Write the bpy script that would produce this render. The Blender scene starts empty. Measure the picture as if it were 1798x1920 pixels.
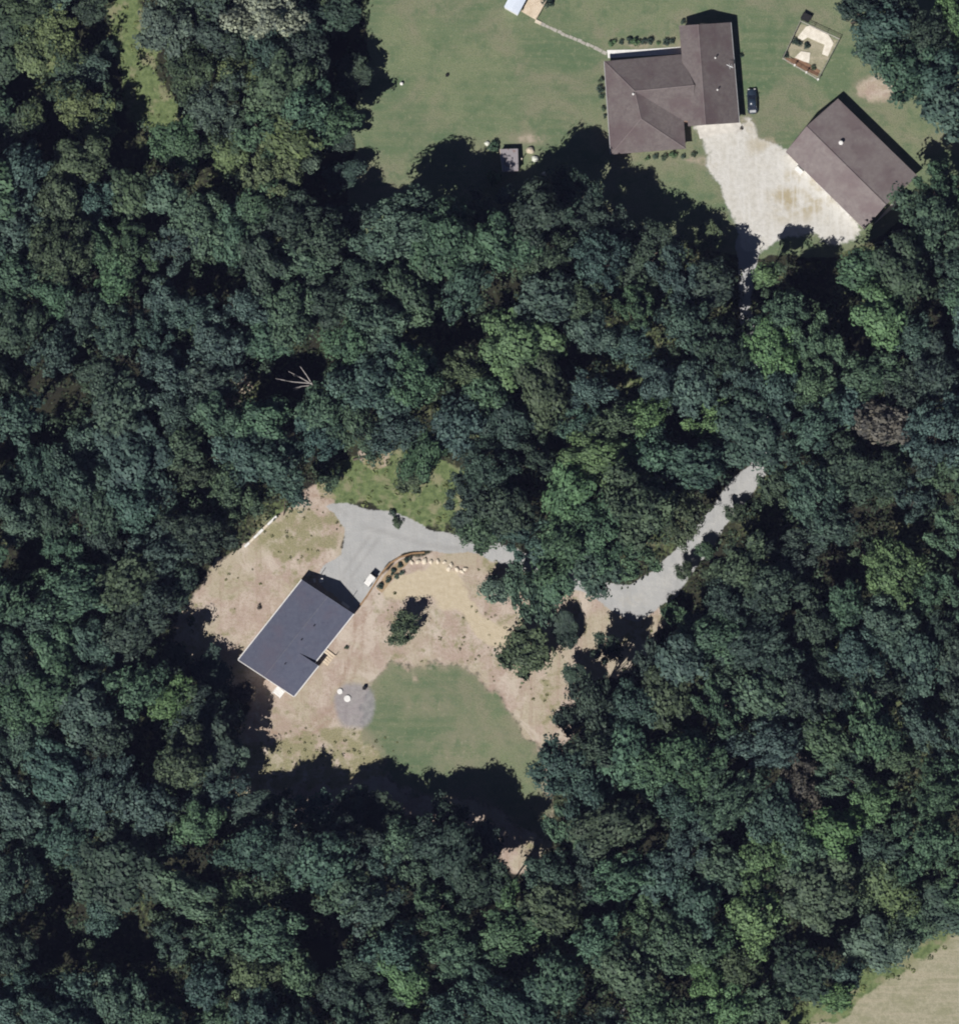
import bpy, bmesh, math, random
import numpy as np
from mathutils import Vector, Matrix

# ---------------------------------------------------------------- camera, sky, sun, exposure
SC = bpy.context.scene
COL = SC.collection
M = 0.1                                   # metres on the ground for one pixel of the photograph
CAMX, CAMY, CAMZ = 0.0, -80.0, 1000.0
cam = bpy.data.objects.new('camera', bpy.data.cameras.new('camera'))
COL.objects.link(cam)
cam.location = (CAMX, CAMY, CAMZ)
cam.data.sensor_fit = 'HORIZONTAL'
cam.data.sensor_width = 36.0
cam.data.lens = 36.0 * CAMZ / 179.8
cam.data.shift_x = -CAMX / 179.8
cam.data.shift_y = -CAMY / 179.8
cam.data.clip_start = 1.0
cam.data.clip_end = 8000.0
SC.camera = cam
SUN_EL, SUN_AZ = math.radians(50), math.radians(214)      # azimuth clockwise from north (+Y)
world = bpy.data.worlds.new('World')
SC.world = world
world.use_nodes = True
wn = world.node_tree
bg = wn.nodes['Background']
sky = wn.nodes.new('ShaderNodeTexSky')
sky.sky_type = 'NISHITA'
sky.sun_disc = False
sky.sun_elevation = SUN_EL
sky.sun_rotation = SUN_AZ
sky.air_density = 0.3
sky.dust_density = 0.1
sky.ozone_density = 2.0
wn.links.new(sky.outputs[0], bg.inputs[0])
bg.inputs[1].default_value = 0.05
sun = bpy.data.objects.new('sun', bpy.data.lights.new('sun', 'SUN'))
COL.objects.link(sun)
sun.data.energy = 4.6
sun.data.angle = math.radians(0.5)
sun.data.color = (1.0, 0.965, 0.91)
sd = Vector((math.sin(SUN_AZ) * math.cos(SUN_EL), math.cos(SUN_AZ) * math.cos(SUN_EL), math.sin(SUN_EL)))
sun.rotation_euler = sd.to_track_quat('Z', 'Y').to_euler()
sun.location = sd * 400
SC.view_settings.view_transform = 'Standard'
SC.view_settings.look = 'None'
SC.view_settings.gamma = 1.0
SC.view_settings.exposure = 0.3
SC.cycles.filter_width = 2.0
SC.cycles.max_bounces = 6
SC.cycles.diffuse_bounces = 3
SC.cycles.transmission_bounces = 3
SC.cycles.transparent_max_bounces = 4

random.seed(7)
R = random.Random(11)

# ---------------------------------------------------------------- helpers
def gx(px): return (px - 899.0) * M
def gy(py): return (960.0 - py) * M
def at(px, py, z=0.0):
    """the point at height z that the photograph shows at pixel (px, py)"""
    k = (CAMZ - z) / CAMZ
    return Vector((CAMX + (gx(px) - CAMX) * k, CAMY + (gy(py) - CAMY) * k, z))

def tag(o, label=None, cat=None, group=None, kind=None):
    if label: o['label'] = label
    if cat: o['category'] = cat
    if group: o['group'] = group
    if kind: o['kind'] = kind
    return o

def empty(name, loc, label, cat, group=None, rz=0.0):
    o = bpy.data.objects.new(name, None)
    o.empty_display_size = 0.5
    COL.objects.link(o)
    o.location = loc
    o.rotation_euler = (0, 0, rz)
    return tag(o, label, cat, group)

class MB:
    """collects faces; build() links them as one mesh object"""
    def __init__(s): s.v, s.f = [], []
    def poly(s, pts):
        n = len(s.v); s.v += [tuple(p) for p in pts]; s.f.append(tuple(range(n, n + len(pts)))); return s
    def box(s, c, d, rz=0.0, top=1.0):
        n = len(s.v); cz, sz = math.cos(rz), math.sin(rz)
        for z in (-.5, .5):
            k = top if z > 0 else 1.0
            for x, y in ((-.5, -.5), (.5, -.5), (.5, .5), (-.5, .5)):
                X, Y = x * d[0] * k, y * d[1] * k
                s.v.append((c[0] + X * cz - Y * sz, c[1] + X * sz + Y * cz, c[2] + z * d[2]))
        for f in ((3, 2, 1, 0), (4, 5, 6, 7), (0, 1, 5, 4), (1, 2, 6, 5), (2, 3, 7, 6), (3, 0, 4, 7)):
            s.f.append(tuple(n + i for i in f))
        return s
    def tube(s, p0, p1, r0, r1=None, n=8, caps=True):
        r1 = r0 if r1 is None else r1
        p0, p1 = Vector(p0), Vector(p1)
        d = (p1 - p0).normalized()
        a = d.orthogonal().normalized(); b = d.cross(a)
        k = len(s.v)
        for p, r in ((p0, r0), (p1, r1)):
            for i in range(n):
                t = 2 * math.pi * i / n
                s.v.append(tuple(p + a * (math.cos(t) * r) + b * (math.sin(t) * r)))
        for i in range(n):
            j = (i + 1) % n
            s.f.append((k + i, k + j, k + n + j, k + n + i))
        if caps:
            s.f.append(tuple(k + i for i in reversed(range(n)))); s.f.append(tuple(k + n + i for i in range(n)))
        return s
    def loft(s, rings, close=True):
        k = len(s.v); n = len(rings[0])
        for r in rings: s.v += [tuple(p) for p in r]
        for a in range(len(rings) - 1):
            for i in range(n):
                j = (i + 1) % n
                s.f.append((k + a * n + i, k + a * n + j, k + (a + 1) * n + j, k + (a + 1) * n + i))
        if close:
            s.f.append(tuple(k + i for i in reversed(range(n))))
            s.f.append(tuple(k + (len(rings) - 1) * n + i for i in range(n)))
        return s
    def mesh(s, name, mat, origin=(0, 0, 0), bevel=0.0, smooth=False):
        me = bpy.data.meshes.new(name)
        o = Vector(origin)
        me.from_pydata([tuple(Vector(p) - o) for p in s.v], [], s.f)
        if mat: me.materials.append(mat)
        bm = bmesh.new(); bm.from_mesh(me)
        bmesh.ops.recalc_face_normals(bm, faces=bm.faces)
        if bevel:
            bmesh.ops.bevel(bm, geom=[e for e in bm.edges if e.is_manifold and e.calc_face_angle(0) > 0.6], offset=bevel, segments=2, affect='EDGES', clamp_overlap=True)
        bm.to_mesh(me); bm.free()
        if smooth:
            for p in me.polygons: p.use_smooth = True
        return me
    def build(s, name, mat, parent=None, origin=None, bevel=0.0, smooth=False, loc=(0, 0, 0)):
        if origin is None: origin = parent.location if parent else (0, 0, 0)
        o = bpy.data.objects.new(name, s.mesh(name, mat, origin, bevel, smooth))
        COL.objects.link(o)
        if parent: o.parent = parent
        o.location = loc
        return o

class G:
    """short-hand for node graphs"""
    def __init__(s, name, rough=0.9, spec=0.2):
        s.mat = bpy.data.materials.new(name); s.mat.use_nodes = True
        s.t = s.mat.node_tree; s.b = s.t.nodes['Principled BSDF']
        s.b.inputs['Roughness'].default_value = rough
        s.b.inputs['Specular IOR Level'].default_value = spec
    def n(s, typ): return s.t.nodes.new(typ)
    def put(s, sock, v):
        if isinstance(v, bpy.types.NodeSocket): s.t.links.new(v, sock)
        elif isinstance(v, (tuple, list)) and len(v) == 3 and sock.type == 'RGBA': sock.default_value = (*v, 1)
        else: sock.default_value = v
    def pos(s):
        return s.n('ShaderNodeNewGeometry').outputs['Position']
    def obj(s):
        return s.n('ShaderNodeTexCoord').outputs['Object']
    def scaled(s, vec, sc, rz=0.0):
        m = s.n('ShaderNodeMapping'); s.put(m.inputs['Vector'], vec); m.inputs['Scale'].default_value = sc; m.inputs['Rotation'].default_value = (0, 0, rz)
        return m.outputs[0]
    def noise(s, vec, scale, detail=3.0, rough=0.55, dist=0.0):
        k = s.n('ShaderNodeTexNoise'); s.put(k.inputs['Vector'], vec)
        k.inputs['Scale'].default_value = scale; k.inputs['Detail'].default_value = detail
        k.inputs['Roughness'].default_value = rough; k.inputs['Distortion'].default_value = dist
        return k.outputs['Fac']
    def ramp(s, v, a, b, lo=0.0, hi=1.0):
        k = s.n('ShaderNodeMapRange'); k.interpolation_type = 'SMOOTHSTEP'
        s.put(k.inputs['Value'], v); k.inputs['From Min'].default_value = a; k.inputs['From Max'].default_value = b
        k.inputs['To Min'].default_value = lo; k.inputs['To Max'].default_value = hi
        return k.outputs[0]
    def math(s, op, a, b=0.0):
        k = s.n('ShaderNodeMath'); k.operation = op; s.put(k.inputs[0], a); s.put(k.inputs[1], b)
        return k.outputs[0]
    def mix(s, f, a, b, mode='MIX'):
        k = s.n('ShaderNodeMix'); k.data_type = 'RGBA'; k.blend_type = mode
        s.put(k.inputs[0], f); s.put(k.inputs[6], a); s.put(k.inputs[7], b)
        return k.outputs[2]
    def attr(s, name):
        k = s.n('ShaderNodeAttribute'); k.attribute_name = name
        return k
    def bump(s, h, strength=0.3, dist=0.1):
        k = s.n('ShaderNodeBump'); k.inputs['Strength'].default_value = strength; k.inputs['Distance'].default_value = dist
        s.put(k.inputs['Height'], h); s.t.links.new(k.outputs[0], s.b.inputs['Normal'])
    def out(s, col): s.put(s.b.inputs['Base Color'], col); return s.mat

def mottled(name, a, b, scale=2.0, rough=0.85, spec=0.2, metal=0.0, fine=14.0):
    g = G(name, rough, spec)
    v = g.obj()
    f = g.math('ADD', g.math('MULTIPLY', g.noise(v, scale, 4), 0.65), g.math('MULTIPLY', g.noise(v, fine, 2), 0.35))
    g.b.inputs['Metallic'].default_value = metal
    return g.out(g.mix(g.ramp(f, 0.32, 0.68), a, b))

# ---------------------------------------------------------------- materials
def shingle(name, a, b, c):
    g = G(name, 0.9, 0.15); v = g.pos()
    big = g.noise(v, 0.22, 3, 0.6); mid = g.noise(v, 1.3, 4, 0.65); fin = g.noise(v, 7.0, 2)
    f = g.math('ADD', g.math('MULTIPLY', mid, 0.6), g.math('MULTIPLY', fin, 0.4))
    col = g.mix(g.ramp(f, 0.3, 0.7), a, b)
    col = g.mix(g.ramp(big, 0.44, 0.68, 0.0, 0.85), col, c)
    st = g.noise(g.scaled(v, (0.5, 0.5, 0.5)), 1.0, 5, 0.7, 1.2)
    col = g.mix(g.ramp(st, 0.52, 0.70, 0, 0.45), col, g.mix(1.0, col, (0.72, 0.68, 0.72), 'MULTIPLY'))
    col = g.mix(g.ramp(g.noise(v, 3.2, 2, 0.5), 0.56, 0.70, 0, 0.30), col, g.mix(1.0, col, (1.3, 1.3, 1.28), 'MULTIPLY'))
    g.bump(fin, 0.4, 0.05)
    return g.out(col)
MAT = {}
MAT['brown_shingle'] = shingle('brown_shingle', (0.165, 0.140, 0.140), (0.215, 0.188, 0.184), (0.152, 0.120, 0.124))
MAT['house_shingle'] = shingle('house_shingle', (0.112, 0.094, 0.094), (0.158, 0.137, 0.134), (0.106, 0.080, 0.084))
MAT['grey_shingle'] = shingle('grey_shingle', (0.078, 0.086, 0.124), (0.106, 0.114, 0.156), (0.100, 0.096, 0.130))
MAT['ridge'] = shingle('ridge_shingle', (0.112, 0.120, 0.155), (0.140, 0.148, 0.186), (0.130, 0.130, 0.160))
MAT['white'] = mottled('white_paint', (0.62, 0.61, 0.60), (0.76, 0.75, 0.73), 1.5)
MAT['cream'] = mottled('cream_siding', (0.55, 0.50, 0.44), (0.66, 0.62, 0.55), 0.8)
MAT['brick'] = mottled('brick_wall', (0.25, 0.16, 0.12), (0.34, 0.24, 0.19), 1.5)
MAT['grey_siding'] = mottled('pale_siding', (0.58, 0.56, 0.53), (0.70, 0.68, 0.65), 0.8)
MAT['glass'] = mottled('dark_glass', (0.015, 0.02, 0.03), (0.03, 0.035, 0.05), 1.0, 0.08, 0.6)
MAT['car_paint'] = mottled('navy_paint', (0.020, 0.032, 0.052), (0.030, 0.045, 0.068), 0.8, 0.28, 0.6)
MAT['black'] = mottled('black_rubber', (0.012, 0.012, 0.013), (0.025, 0.025, 0.026), 3.0, 0.8)
MAT['steel'] = mottled('galvanised_steel', (0.45, 0.46, 0.47), (0.60, 0.61, 0.62), 2.0, 0.45, 0.5, 0.3)
MAT['concrete'] = mottled('concrete', (0.42, 0.40, 0.37), (0.58, 0.56, 0.52), 0.9)
MAT['wood'] = mottled('pale_timber', (0.52, 0.42, 0.31), (0.68, 0.58, 0.46), 1.2)
MAT['grey_wood'] = mottled('weathered_timber', (0.30, 0.28, 0.25), (0.42, 0.40, 0.36), 1.5)
MAT['brown_wood'] = mottled('brown_timber', (0.21, 0.13, 0.07), (0.32, 0.21, 0.12), 1.5)
MAT['ice_blue'] = mottled('pale_blue_metal', (0.56, 0.62, 0.72), (0.66, 0.71, 0.79), 0.7, 0.5, 0.4)
MAT['stone'] = mottled('pale_stone', (0.50, 0.43, 0.34), (0.66, 0.60, 0.50), 2.0)
MAT['tan_tarp'] = mottled('tan_canvas', (0.42, 0.36, 0.27), (0.56, 0.50, 0.40), 1.3)
MAT['pale_tarp'] = mottled('pale_canvas', (0.50, 0.52, 0.46), (0.62, 0.63, 0.56), 1.3)
MAT['pale_mulch'] = mottled('pale_straw_bed', (0.55, 0.50, 0.42), (0.74, 0.70, 0.62), 1.1)
MAT['mulch'] = mottled('brown_mulch', (0.15, 0.08, 0.05), (0.26, 0.16, 0.10), 1.5)
MAT['bark'] = mottled('bark', (0.07, 0.055, 0.042), (0.13, 0.105, 0.085), 2.0)
MAT['dead_bark'] = mottled('bleached_bark', (0.30, 0.28, 0.27), (0.48, 0.45, 0.43), 2.0)
MAT['ladder'] = mottled('aluminium', (0.55, 0.55, 0.55), (0.7, 0.7, 0.7), 2.0, 0.4, 0.5)

def rust_metal():
    g = G('rusty_ribbed_metal', 0.6, 0.3); v = g.obj()
    w = g.n('ShaderNodeTexWave'); w.inputs['Scale'].default_value = 0.9; w.inputs['Distortion'].default_value = 0.6; g.put(w.inputs['Vector'], v)
    n = g.noise(v, 0.9, 4, 0.6); n2 = g.noise(v, 2.5, 3)
    col = g.mix(g.ramp(w.outputs['Fac'], 0.2, 0.8), (0.22, 0.20, 0.215), (0.34, 0.315, 0.33))
    col = g.mix(g.ramp(n, 0.52, 0.68, 0.0, 0.7), col, (0.20, 0.12, 0.10))
    col = g.mix(g.ramp(n2, 0.6, 0.75, 0.0, 0.5), col, (0.10, 0.095, 0.11))
    return g.out(col)
MAT['rust'] = rust_metal()

def leaf_material():
    g = G('leaves', 0.62, 0.22)
    oi = g.n('ShaderNodeObjectInfo')
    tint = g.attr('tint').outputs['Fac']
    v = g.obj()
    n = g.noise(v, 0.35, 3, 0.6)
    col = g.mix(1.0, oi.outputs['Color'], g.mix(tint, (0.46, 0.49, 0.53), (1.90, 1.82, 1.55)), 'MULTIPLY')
    col = g.mix(g.ramp(n, 0.45, 0.75, 0.0, 0.40), col, g.mix(1.0, col, (1.10, 1.05, 0.88), 'MULTIPLY'))
    g.put(g.b.inputs['Base Color'], col)
    tr = g.n('ShaderNodeBsdfTranslucent'); g.put(tr.inputs['Color'], col)
    mx = g.n('ShaderNodeMixShader'); mx.inputs[0].default_value = 0.22
    g.t.links.new(g.b.outputs[0], mx.inputs[1]); g.t.links.new(tr.outputs[0], mx.inputs[2])
    g.t.links.new(mx.outputs[0], g.t.nodes['Material Output'].inputs['Surface'])
    return g.mat
MAT['leaf'] = leaf_material()

def ground_material():
    g = G('ground_cover', 0.95, 0.1)
    p = g.pos()
    a1, a2 = g.attr('cover_one'), g.attr('cover_two')
    s1, s2 = g.n('ShaderNodeSeparateColor'), g.n('ShaderNodeSeparateColor')
    g.t.links.new(a1.outputs['Color'], s1.inputs[0]); g.t.links.new(a2.outputs['Color'], s2.inputs[0])
    lawn, dirt, gravel = s1.outputs[0], s1.outputs[1], s1.outputs[2]
    sand, weeds, dry = s2.outputs[0], s2.outputs[1], s2.outputs[2]
    circ = a1.outputs['Alpha']; white = a2.outputs['Alpha']
    n_big = g.noise(p, 0.045, 3, 0.6); n_mid = g.noise(p, 0.28, 4, 0.62); n_fine = g.noise(p, 1.1, 4, 0.7); n_grain = g.noise(p, 4.5, 2, 0.6)
    n_b2 = g.noise(g.scaled(p, (1, 1, 1), 0.6), 0.085, 4, 0.65, 0.6)
    mow = g.noise(g.scaled(p, (0.05, 0.75, 1), 0.30), 1.0, 4, 0.62, 0.25)
    rut = g.noise(g.scaled(p, (0.9, 0.07, 1), 0.66), 1.0, 4, 0.6, 0.35)
    def edge(w, amp=0.55):      # break the soft weights up with noise
        k = g.math('ADD', w, g.math('MULTIPLY', g.math('SUBTRACT', n_fine, 0.5), amp))
        return g.ramp(k, 0.32, 0.68)
    base = g.mix(g.ramp(n_mid, 0.35, 0.65), (0.021, 0.020, 0.016), (0.034, 0.036, 0.022))
    base = g.mix(g.ramp(n_fine, 0.6, 0.72, 0, 0.4), base, (0.065, 0.058, 0.045))
    # lush weeds
    wcol = g.mix(g.ramp(n_fine, 0.35, 0.65), (0.085, 0.118, 0.050), (0.150, 0.190, 0.085))
    wcol = g.mix(g.ramp(n_mid, 0.50, 0.64, 0, 0.6), wcol, (0.27, 0.24, 0.16))
    col = g.mix(edge(weeds, 0.9), base, wcol)
    # mown lawn
    lcol = g.mix(g.ramp(n_big, 0.38, 0.62), (0.104, 0.148, 0.083), (0.168, 0.196, 0.114))
    lcol = g.mix(g.ramp(n_b2, 0.46, 0.64, 0, 0.75), lcol, (0.215, 0.200, 0.142))
    lcol = g.mix(g.ramp(mow, 0.44, 0.60, 0, 0.45), lcol, (0.178, 0.192, 0.118))
    lcol = g.mix(g.ramp(n_mid, 0.48, 0.70, 0, 0.65), lcol, (0.080, 0.132, 0.070))
    lcol = g.mix(g.ramp(n_fine, 0.50, 0.72, 0, 0.70), lcol, (0.215, 0.228, 0.145))
    lcol = g.mix(g.ramp(n_grain, 0.45, 0.70, 0, 0.75), lcol, (0.085, 0.118, 0.062))
    lcol = g.mix(g.math('MULTIPLY', g.math('MULTIPLY', dirt, 1.7), g.ramp(n_mid, 0.36, 0.60)), lcol, (0.255, 0.225, 0.165))
    col = g.mix(edge(lawn, 0.45), col, lcol)
    # dry pasture
    dcol = g.mix(g.ramp(n_fine, 0.35, 0.65), (0.25, 0.24, 0.165), (0.335, 0.312, 0.228))
    dcol = g.mix(g.ramp(n_mid, 0.44, 0.64, 0, 0.7), dcol, (0.225, 0.225, 0.140))
    row = g.noise(g.scaled(p, (0.08, 1.1, 1), -0.6), 1.0, 4, 0.65)
    dcol = g.mix(g.ramp(row, 0.46, 0.62, 0, 0.5), dcol, (0.38, 0.335, 0.255))
    dcol = g.mix(g.ramp(n_grain, 0.48, 0.66, 0, 0.45), dcol, (0.19, 0.175, 0.115))
    col = g.mix(edge(dry, 0.6), col, dcol)
    # bare pinkish soil
    bcol = g.mix(g.ramp(n_mid, 0.38, 0.64), (0.355, 0.275, 0.232), (0.450, 0.380, 0.325))
    bcol = g.mix(g.ramp(n_fine, 0.50, 0.68, 0, 0.55), bcol, (0.33, 0.265, 0.195))
    bcol = g.mix(g.ramp(n_b2, 0.47, 0.60, 0, 0.8), bcol, (0.365, 0.325, 0.240))
    bcol = g.mix(g.ramp(n_grain, 0.50, 0.70, 0, 0.30), bcol, (0.50, 0.435, 0.375))
    bcol = g.mix(g.ramp(rut, 0.54, 0.66, 0, 0.45), bcol, (0.30, 0.225, 0.18))
    bcol = g.mix(g.ramp(g.noise(p, 2.2, 3, 0.75), 0.52, 0.66, 0, 0.65), bcol, (0.27, 0.215, 0.16))
    n_p = g.noise(p, 0.13, 5, 0.68, 0.8)
    bcol = g.mix(g.ramp(n_p, 0.54, 0.64, 0, 0.65), bcol, (0.48, 0.42, 0.36))
    bcol = g.mix(g.ramp(n_p, 0.46, 0.36, 0, 0.55), bcol, (0.31, 0.245, 0.19))
    trk = g.math('MULTIPLY', g.attr('track').outputs['Fac'], g.ramp(n_fine, 0.30, 0.60))
    bcol = g.mix(g.math('MULTIPLY', trk, 0.7), bcol, (0.27, 0.185, 0.14))
    n_w = g.noise(p, 0.42, 5, 0.7)
    patch = g.ramp(g.math('ADD', g.math('MULTIPLY', weeds, 0.34), n_w), 0.66, 0.86)
    bcol = g.mix(g.math('MULTIPLY', patch, 0.85), bcol, g.mix(g.ramp(n_grain, 0.35, 0.65), (0.17, 0.17, 0.085), (0.27, 0.25, 0.145)))
    col = g.mix(edge(dirt, 0.8), col, bcol)
    # straw coloured sand
    scol = g.mix(g.ramp(n_fine, 0.3, 0.7), (0.415, 0.350, 0.250), (0.485, 0.42, 0.315))
    col = g.mix(edge(sand, 0.5), col, scol)
    # crushed stone
    vcol = g.mix(g.ramp(n_mid, 0.3, 0.7), (0.335, 0.338, 0.340), (0.39, 0.39, 0.388))
    vcol = g.mix(g.ramp(n_grain, 0.45, 0.72, 0, 0.3), vcol, (0.29, 0.29, 0.285))
    vcol = g.mix(g.ramp(rut, 0.50, 0.64, 0, 0.35), vcol, (0.295, 0.295, 0.29))
    vcol = g.mix(g.ramp(n_fine, 0.55, 0.70, 0, 0.35), vcol, (0.42, 0.415, 0.40))
    vcol = g.mix(g.math('MULTIPLY', g.attr('track').outputs['Fac'], 0.5), vcol, (0.27, 0.265, 0.26))
    wv = g.mix(g.ramp(n_fine, 0.34, 0.62), (0.46, 0.447, 0.415), (0.54, 0.528, 0.50))
    wv = g.mix(g.math('MULTIPLY', g.ramp(n_mid, 0.40, 0.62, 0, 0.85), g.math('ADD', dirt, 0.12)), wv, (0.35, 0.30, 0.20))
    wv = g.mix(g.ramp(g.noise(g.scaled(p, (1.1, 0.09, 1), -0.15), 1.0, 3), 0.5, 0.66, 0, 0.55), wv, (0.56, 0.55, 0.53))
    vcol = g.mix(edge(white, 0.3), vcol, wv)
    col = g.mix(edge(gravel, 1.05), col, vcol)
    ccol = g.mix(g.ramp(n_fine, 0.35, 0.65), (0.215, 0.205, 0.225), (0.28, 0.27, 0.285))
    col = g.mix(g.math('MULTIPLY', g.ramp(g.math('ADD', circ, g.math('MULTIPLY', g.math('SUBTRACT', n_fine, 0.5), 0.3)), 0.1, 0.55), 0.8), col, ccol)
    g.bump(g.math('ADD', n_fine, g.math('MULTIPLY', n_grain, 0.5)), 0.6, 0.15)
    return g.out(col)
MAT['ground'] = ground_material()

# ---------------------------------------------------------------- the ground, split into its covers
def poly_sd(X, Y, pts):
    """signed distance in pixels, positive inside"""
    P = np.array(pts, float); d = np.full(X.shape, 1e9); inside = np.zeros(X.shape, bool)
    for i in range(len(P)):
        x0, y0 = P[i]; x1, y1 = P[(i + 1) % len(P)]
        ex, ey = x1 - x0, y1 - y0
        t = np.clip(((X - x0) * ex + (Y - y0) * ey) / (ex * ex + ey * ey + 1e-9), 0, 1)
        d = np.minimum(d, np.hypot(X - x0 - t * ex, Y - y0 - t * ey))
        c = ((y0 > Y) != (y1 > Y)) & (X < ex * (Y - y0) / (ey if abs(ey) > 1e-9 else 1e-9) + x0)
        inside ^= c
    return np.where(inside, d, -d)
def line_sd(X, Y, pts):
    """pts (x, y, half width)"""
    best = np.full(X.shape, -1e9)
    for (x0, y0, w0), (x1, y1, w1) in zip(pts, pts[1:]):
        ex, ey = x1 - x0, y1 - y0
        t = np.clip(((X - x0) * ex + (Y - y0) * ey) / (ex * ex + ey * ey + 1e-9), 0, 1)
        best = np.maximum(best, w0 + (w1 - w0) * t - np.hypot(X - x0 - t * ex, Y - y0 - t * ey))
    return best
def ell_sd(X, Y, cx, cy, rx, ry):
    return (1 - np.hypot((X - cx) / rx, (Y - cy) / ry)) * min(rx, ry)
def vnoise(X, Y, s, seed):
    rs = np.random.RandomState(seed); T = rs.rand(64, 64)
    x, y = X / s, Y / s
    i, j = np.floor(x).astype(int), np.floor(y).astype(int)
    u, v = x - i, y - j; u, v = u * u * (3 - 2 * u), v * v * (3 - 2 * v)
    q = lambda a, b: T[a % 64, b % 64]
    return (q(i, j) * (1 - u) + q(i + 1, j) * u) * (1 - v) + (q(i, j + 1) * (1 - u) + q(i + 1, j + 1) * u) * v - 0.5
def soft(sd, w): t = np.clip(sd / (2 * w) + 0.5, 0, 1); return t * t * (3 - 2 * t)

LAWN = [(684, -500), (690, 30), (694, 160), (664, 172), (660, 340), (630, 460), (720, 440), (800, 420), (1000, 385), (1120, 400), (1220, 440), (1340, 470), (1420, 480), (1560, 480), (1660, 440), (1760, 350), (1900, 300), (2400, 300), (2400, -500)]
WHITE_GRAVEL = [(1306, 234), (1392, 226), (1396, 214), (1416, 214), (1426, 262), (1476, 284), (1622, 430), (1600, 448), (1566, 458), (1520, 440), (1470, 446), (1438, 462), (1398, 468), (1382, 420), (1358, 370), (1336, 316)]
YARD = [(620, 900), (570, 918), (536, 962), (500, 985), (440, 1030), (396, 1042), (380, 1095), (338, 1150), (330, 1200), (360, 1260), (430, 1290), (460, 1320), (452, 1400), (430, 1450), (420, 1530), (470, 1545), (560, 1530), (640, 1520), (720, 1530), (800, 1540), (900, 1560), (960, 1640), (1010, 1640), (1030, 1560), (1040, 1480), (1060, 1400), (1090, 1290), (1180, 1260), (1230, 1200), (1262, 1150), (1200, 1125), (1090, 1100), (960, 1045), (870, 1020), (805, 1035), (745, 1040), (668, 1130), (600, 1072), (640, 1042), (648, 990), (625, 955)]
BACK_LAWN = [(716, 1262), (790, 1250), (860, 1258), (930, 1290), (990, 1350), (1012, 1420), (1030, 1500), (1010, 1550), (930, 1520), (860, 1500), (770, 1500), (716, 1440), (690, 1380), (694, 1310)]
SAND = [(744, 1076), (800, 1056), (862, 1062), (884, 1098), (908, 1150), (968, 1196), (940, 1216), (880, 1190), (850, 1150), (800, 1120), (756, 1122), (722, 1120)]
PAD = [(604, 946), (650, 944), (742, 962), (820, 1000), (806, 1032), (752, 1038), (724, 1062), (700, 1104), (660, 1150), (600, 1090), (606, 1064), (640, 1040), (648, 992), (626, 962)]
DRIVE = [(800, 1012, 20), (900, 1024, 16), (1000, 1058, 14), (1100, 1098, 14), (1190, 1130, 32), (1245, 1094, 32), (1298, 1034, 25), (1340, 978, 23), (1392, 915, 24), (1420, 885, 18), (1436, 820, 10), (1436, 760, 9), (1405, 660, 10), (1396, 560, 13), (1402, 455, 20)]
WEEDS_N = [(596, 900), (640, 870), (720, 838), (800, 850), (870, 880), (880, 960), (830, 1000), (740, 962), (650, 942), (604, 940)]
FIELD = [(1480, 2400), (1480, 1940), (1590, 1905), (1640, 1858), (1700, 1822), (1810, 1755), (2000, 1660), (2400, 1600), (2400, 2400)]
FIELD_EDGE = [(1440, 2400), (1455, 1920), (1560, 1850), (1660, 1800), (1790, 1728), (2000, 1620), (2400, 1560), (2400, 2400)]
UPPER_GLADE = [(200, -100), (262, -20), (285, 60), (300, 150), (345, 230), (300, 250), (240, 220), (212, 120)]
UPPER_GLADE2 = [(40, 60), (110, 90), (170, 190), (190, 250), (160, 262), (100, 190), (50, 130)]

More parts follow.
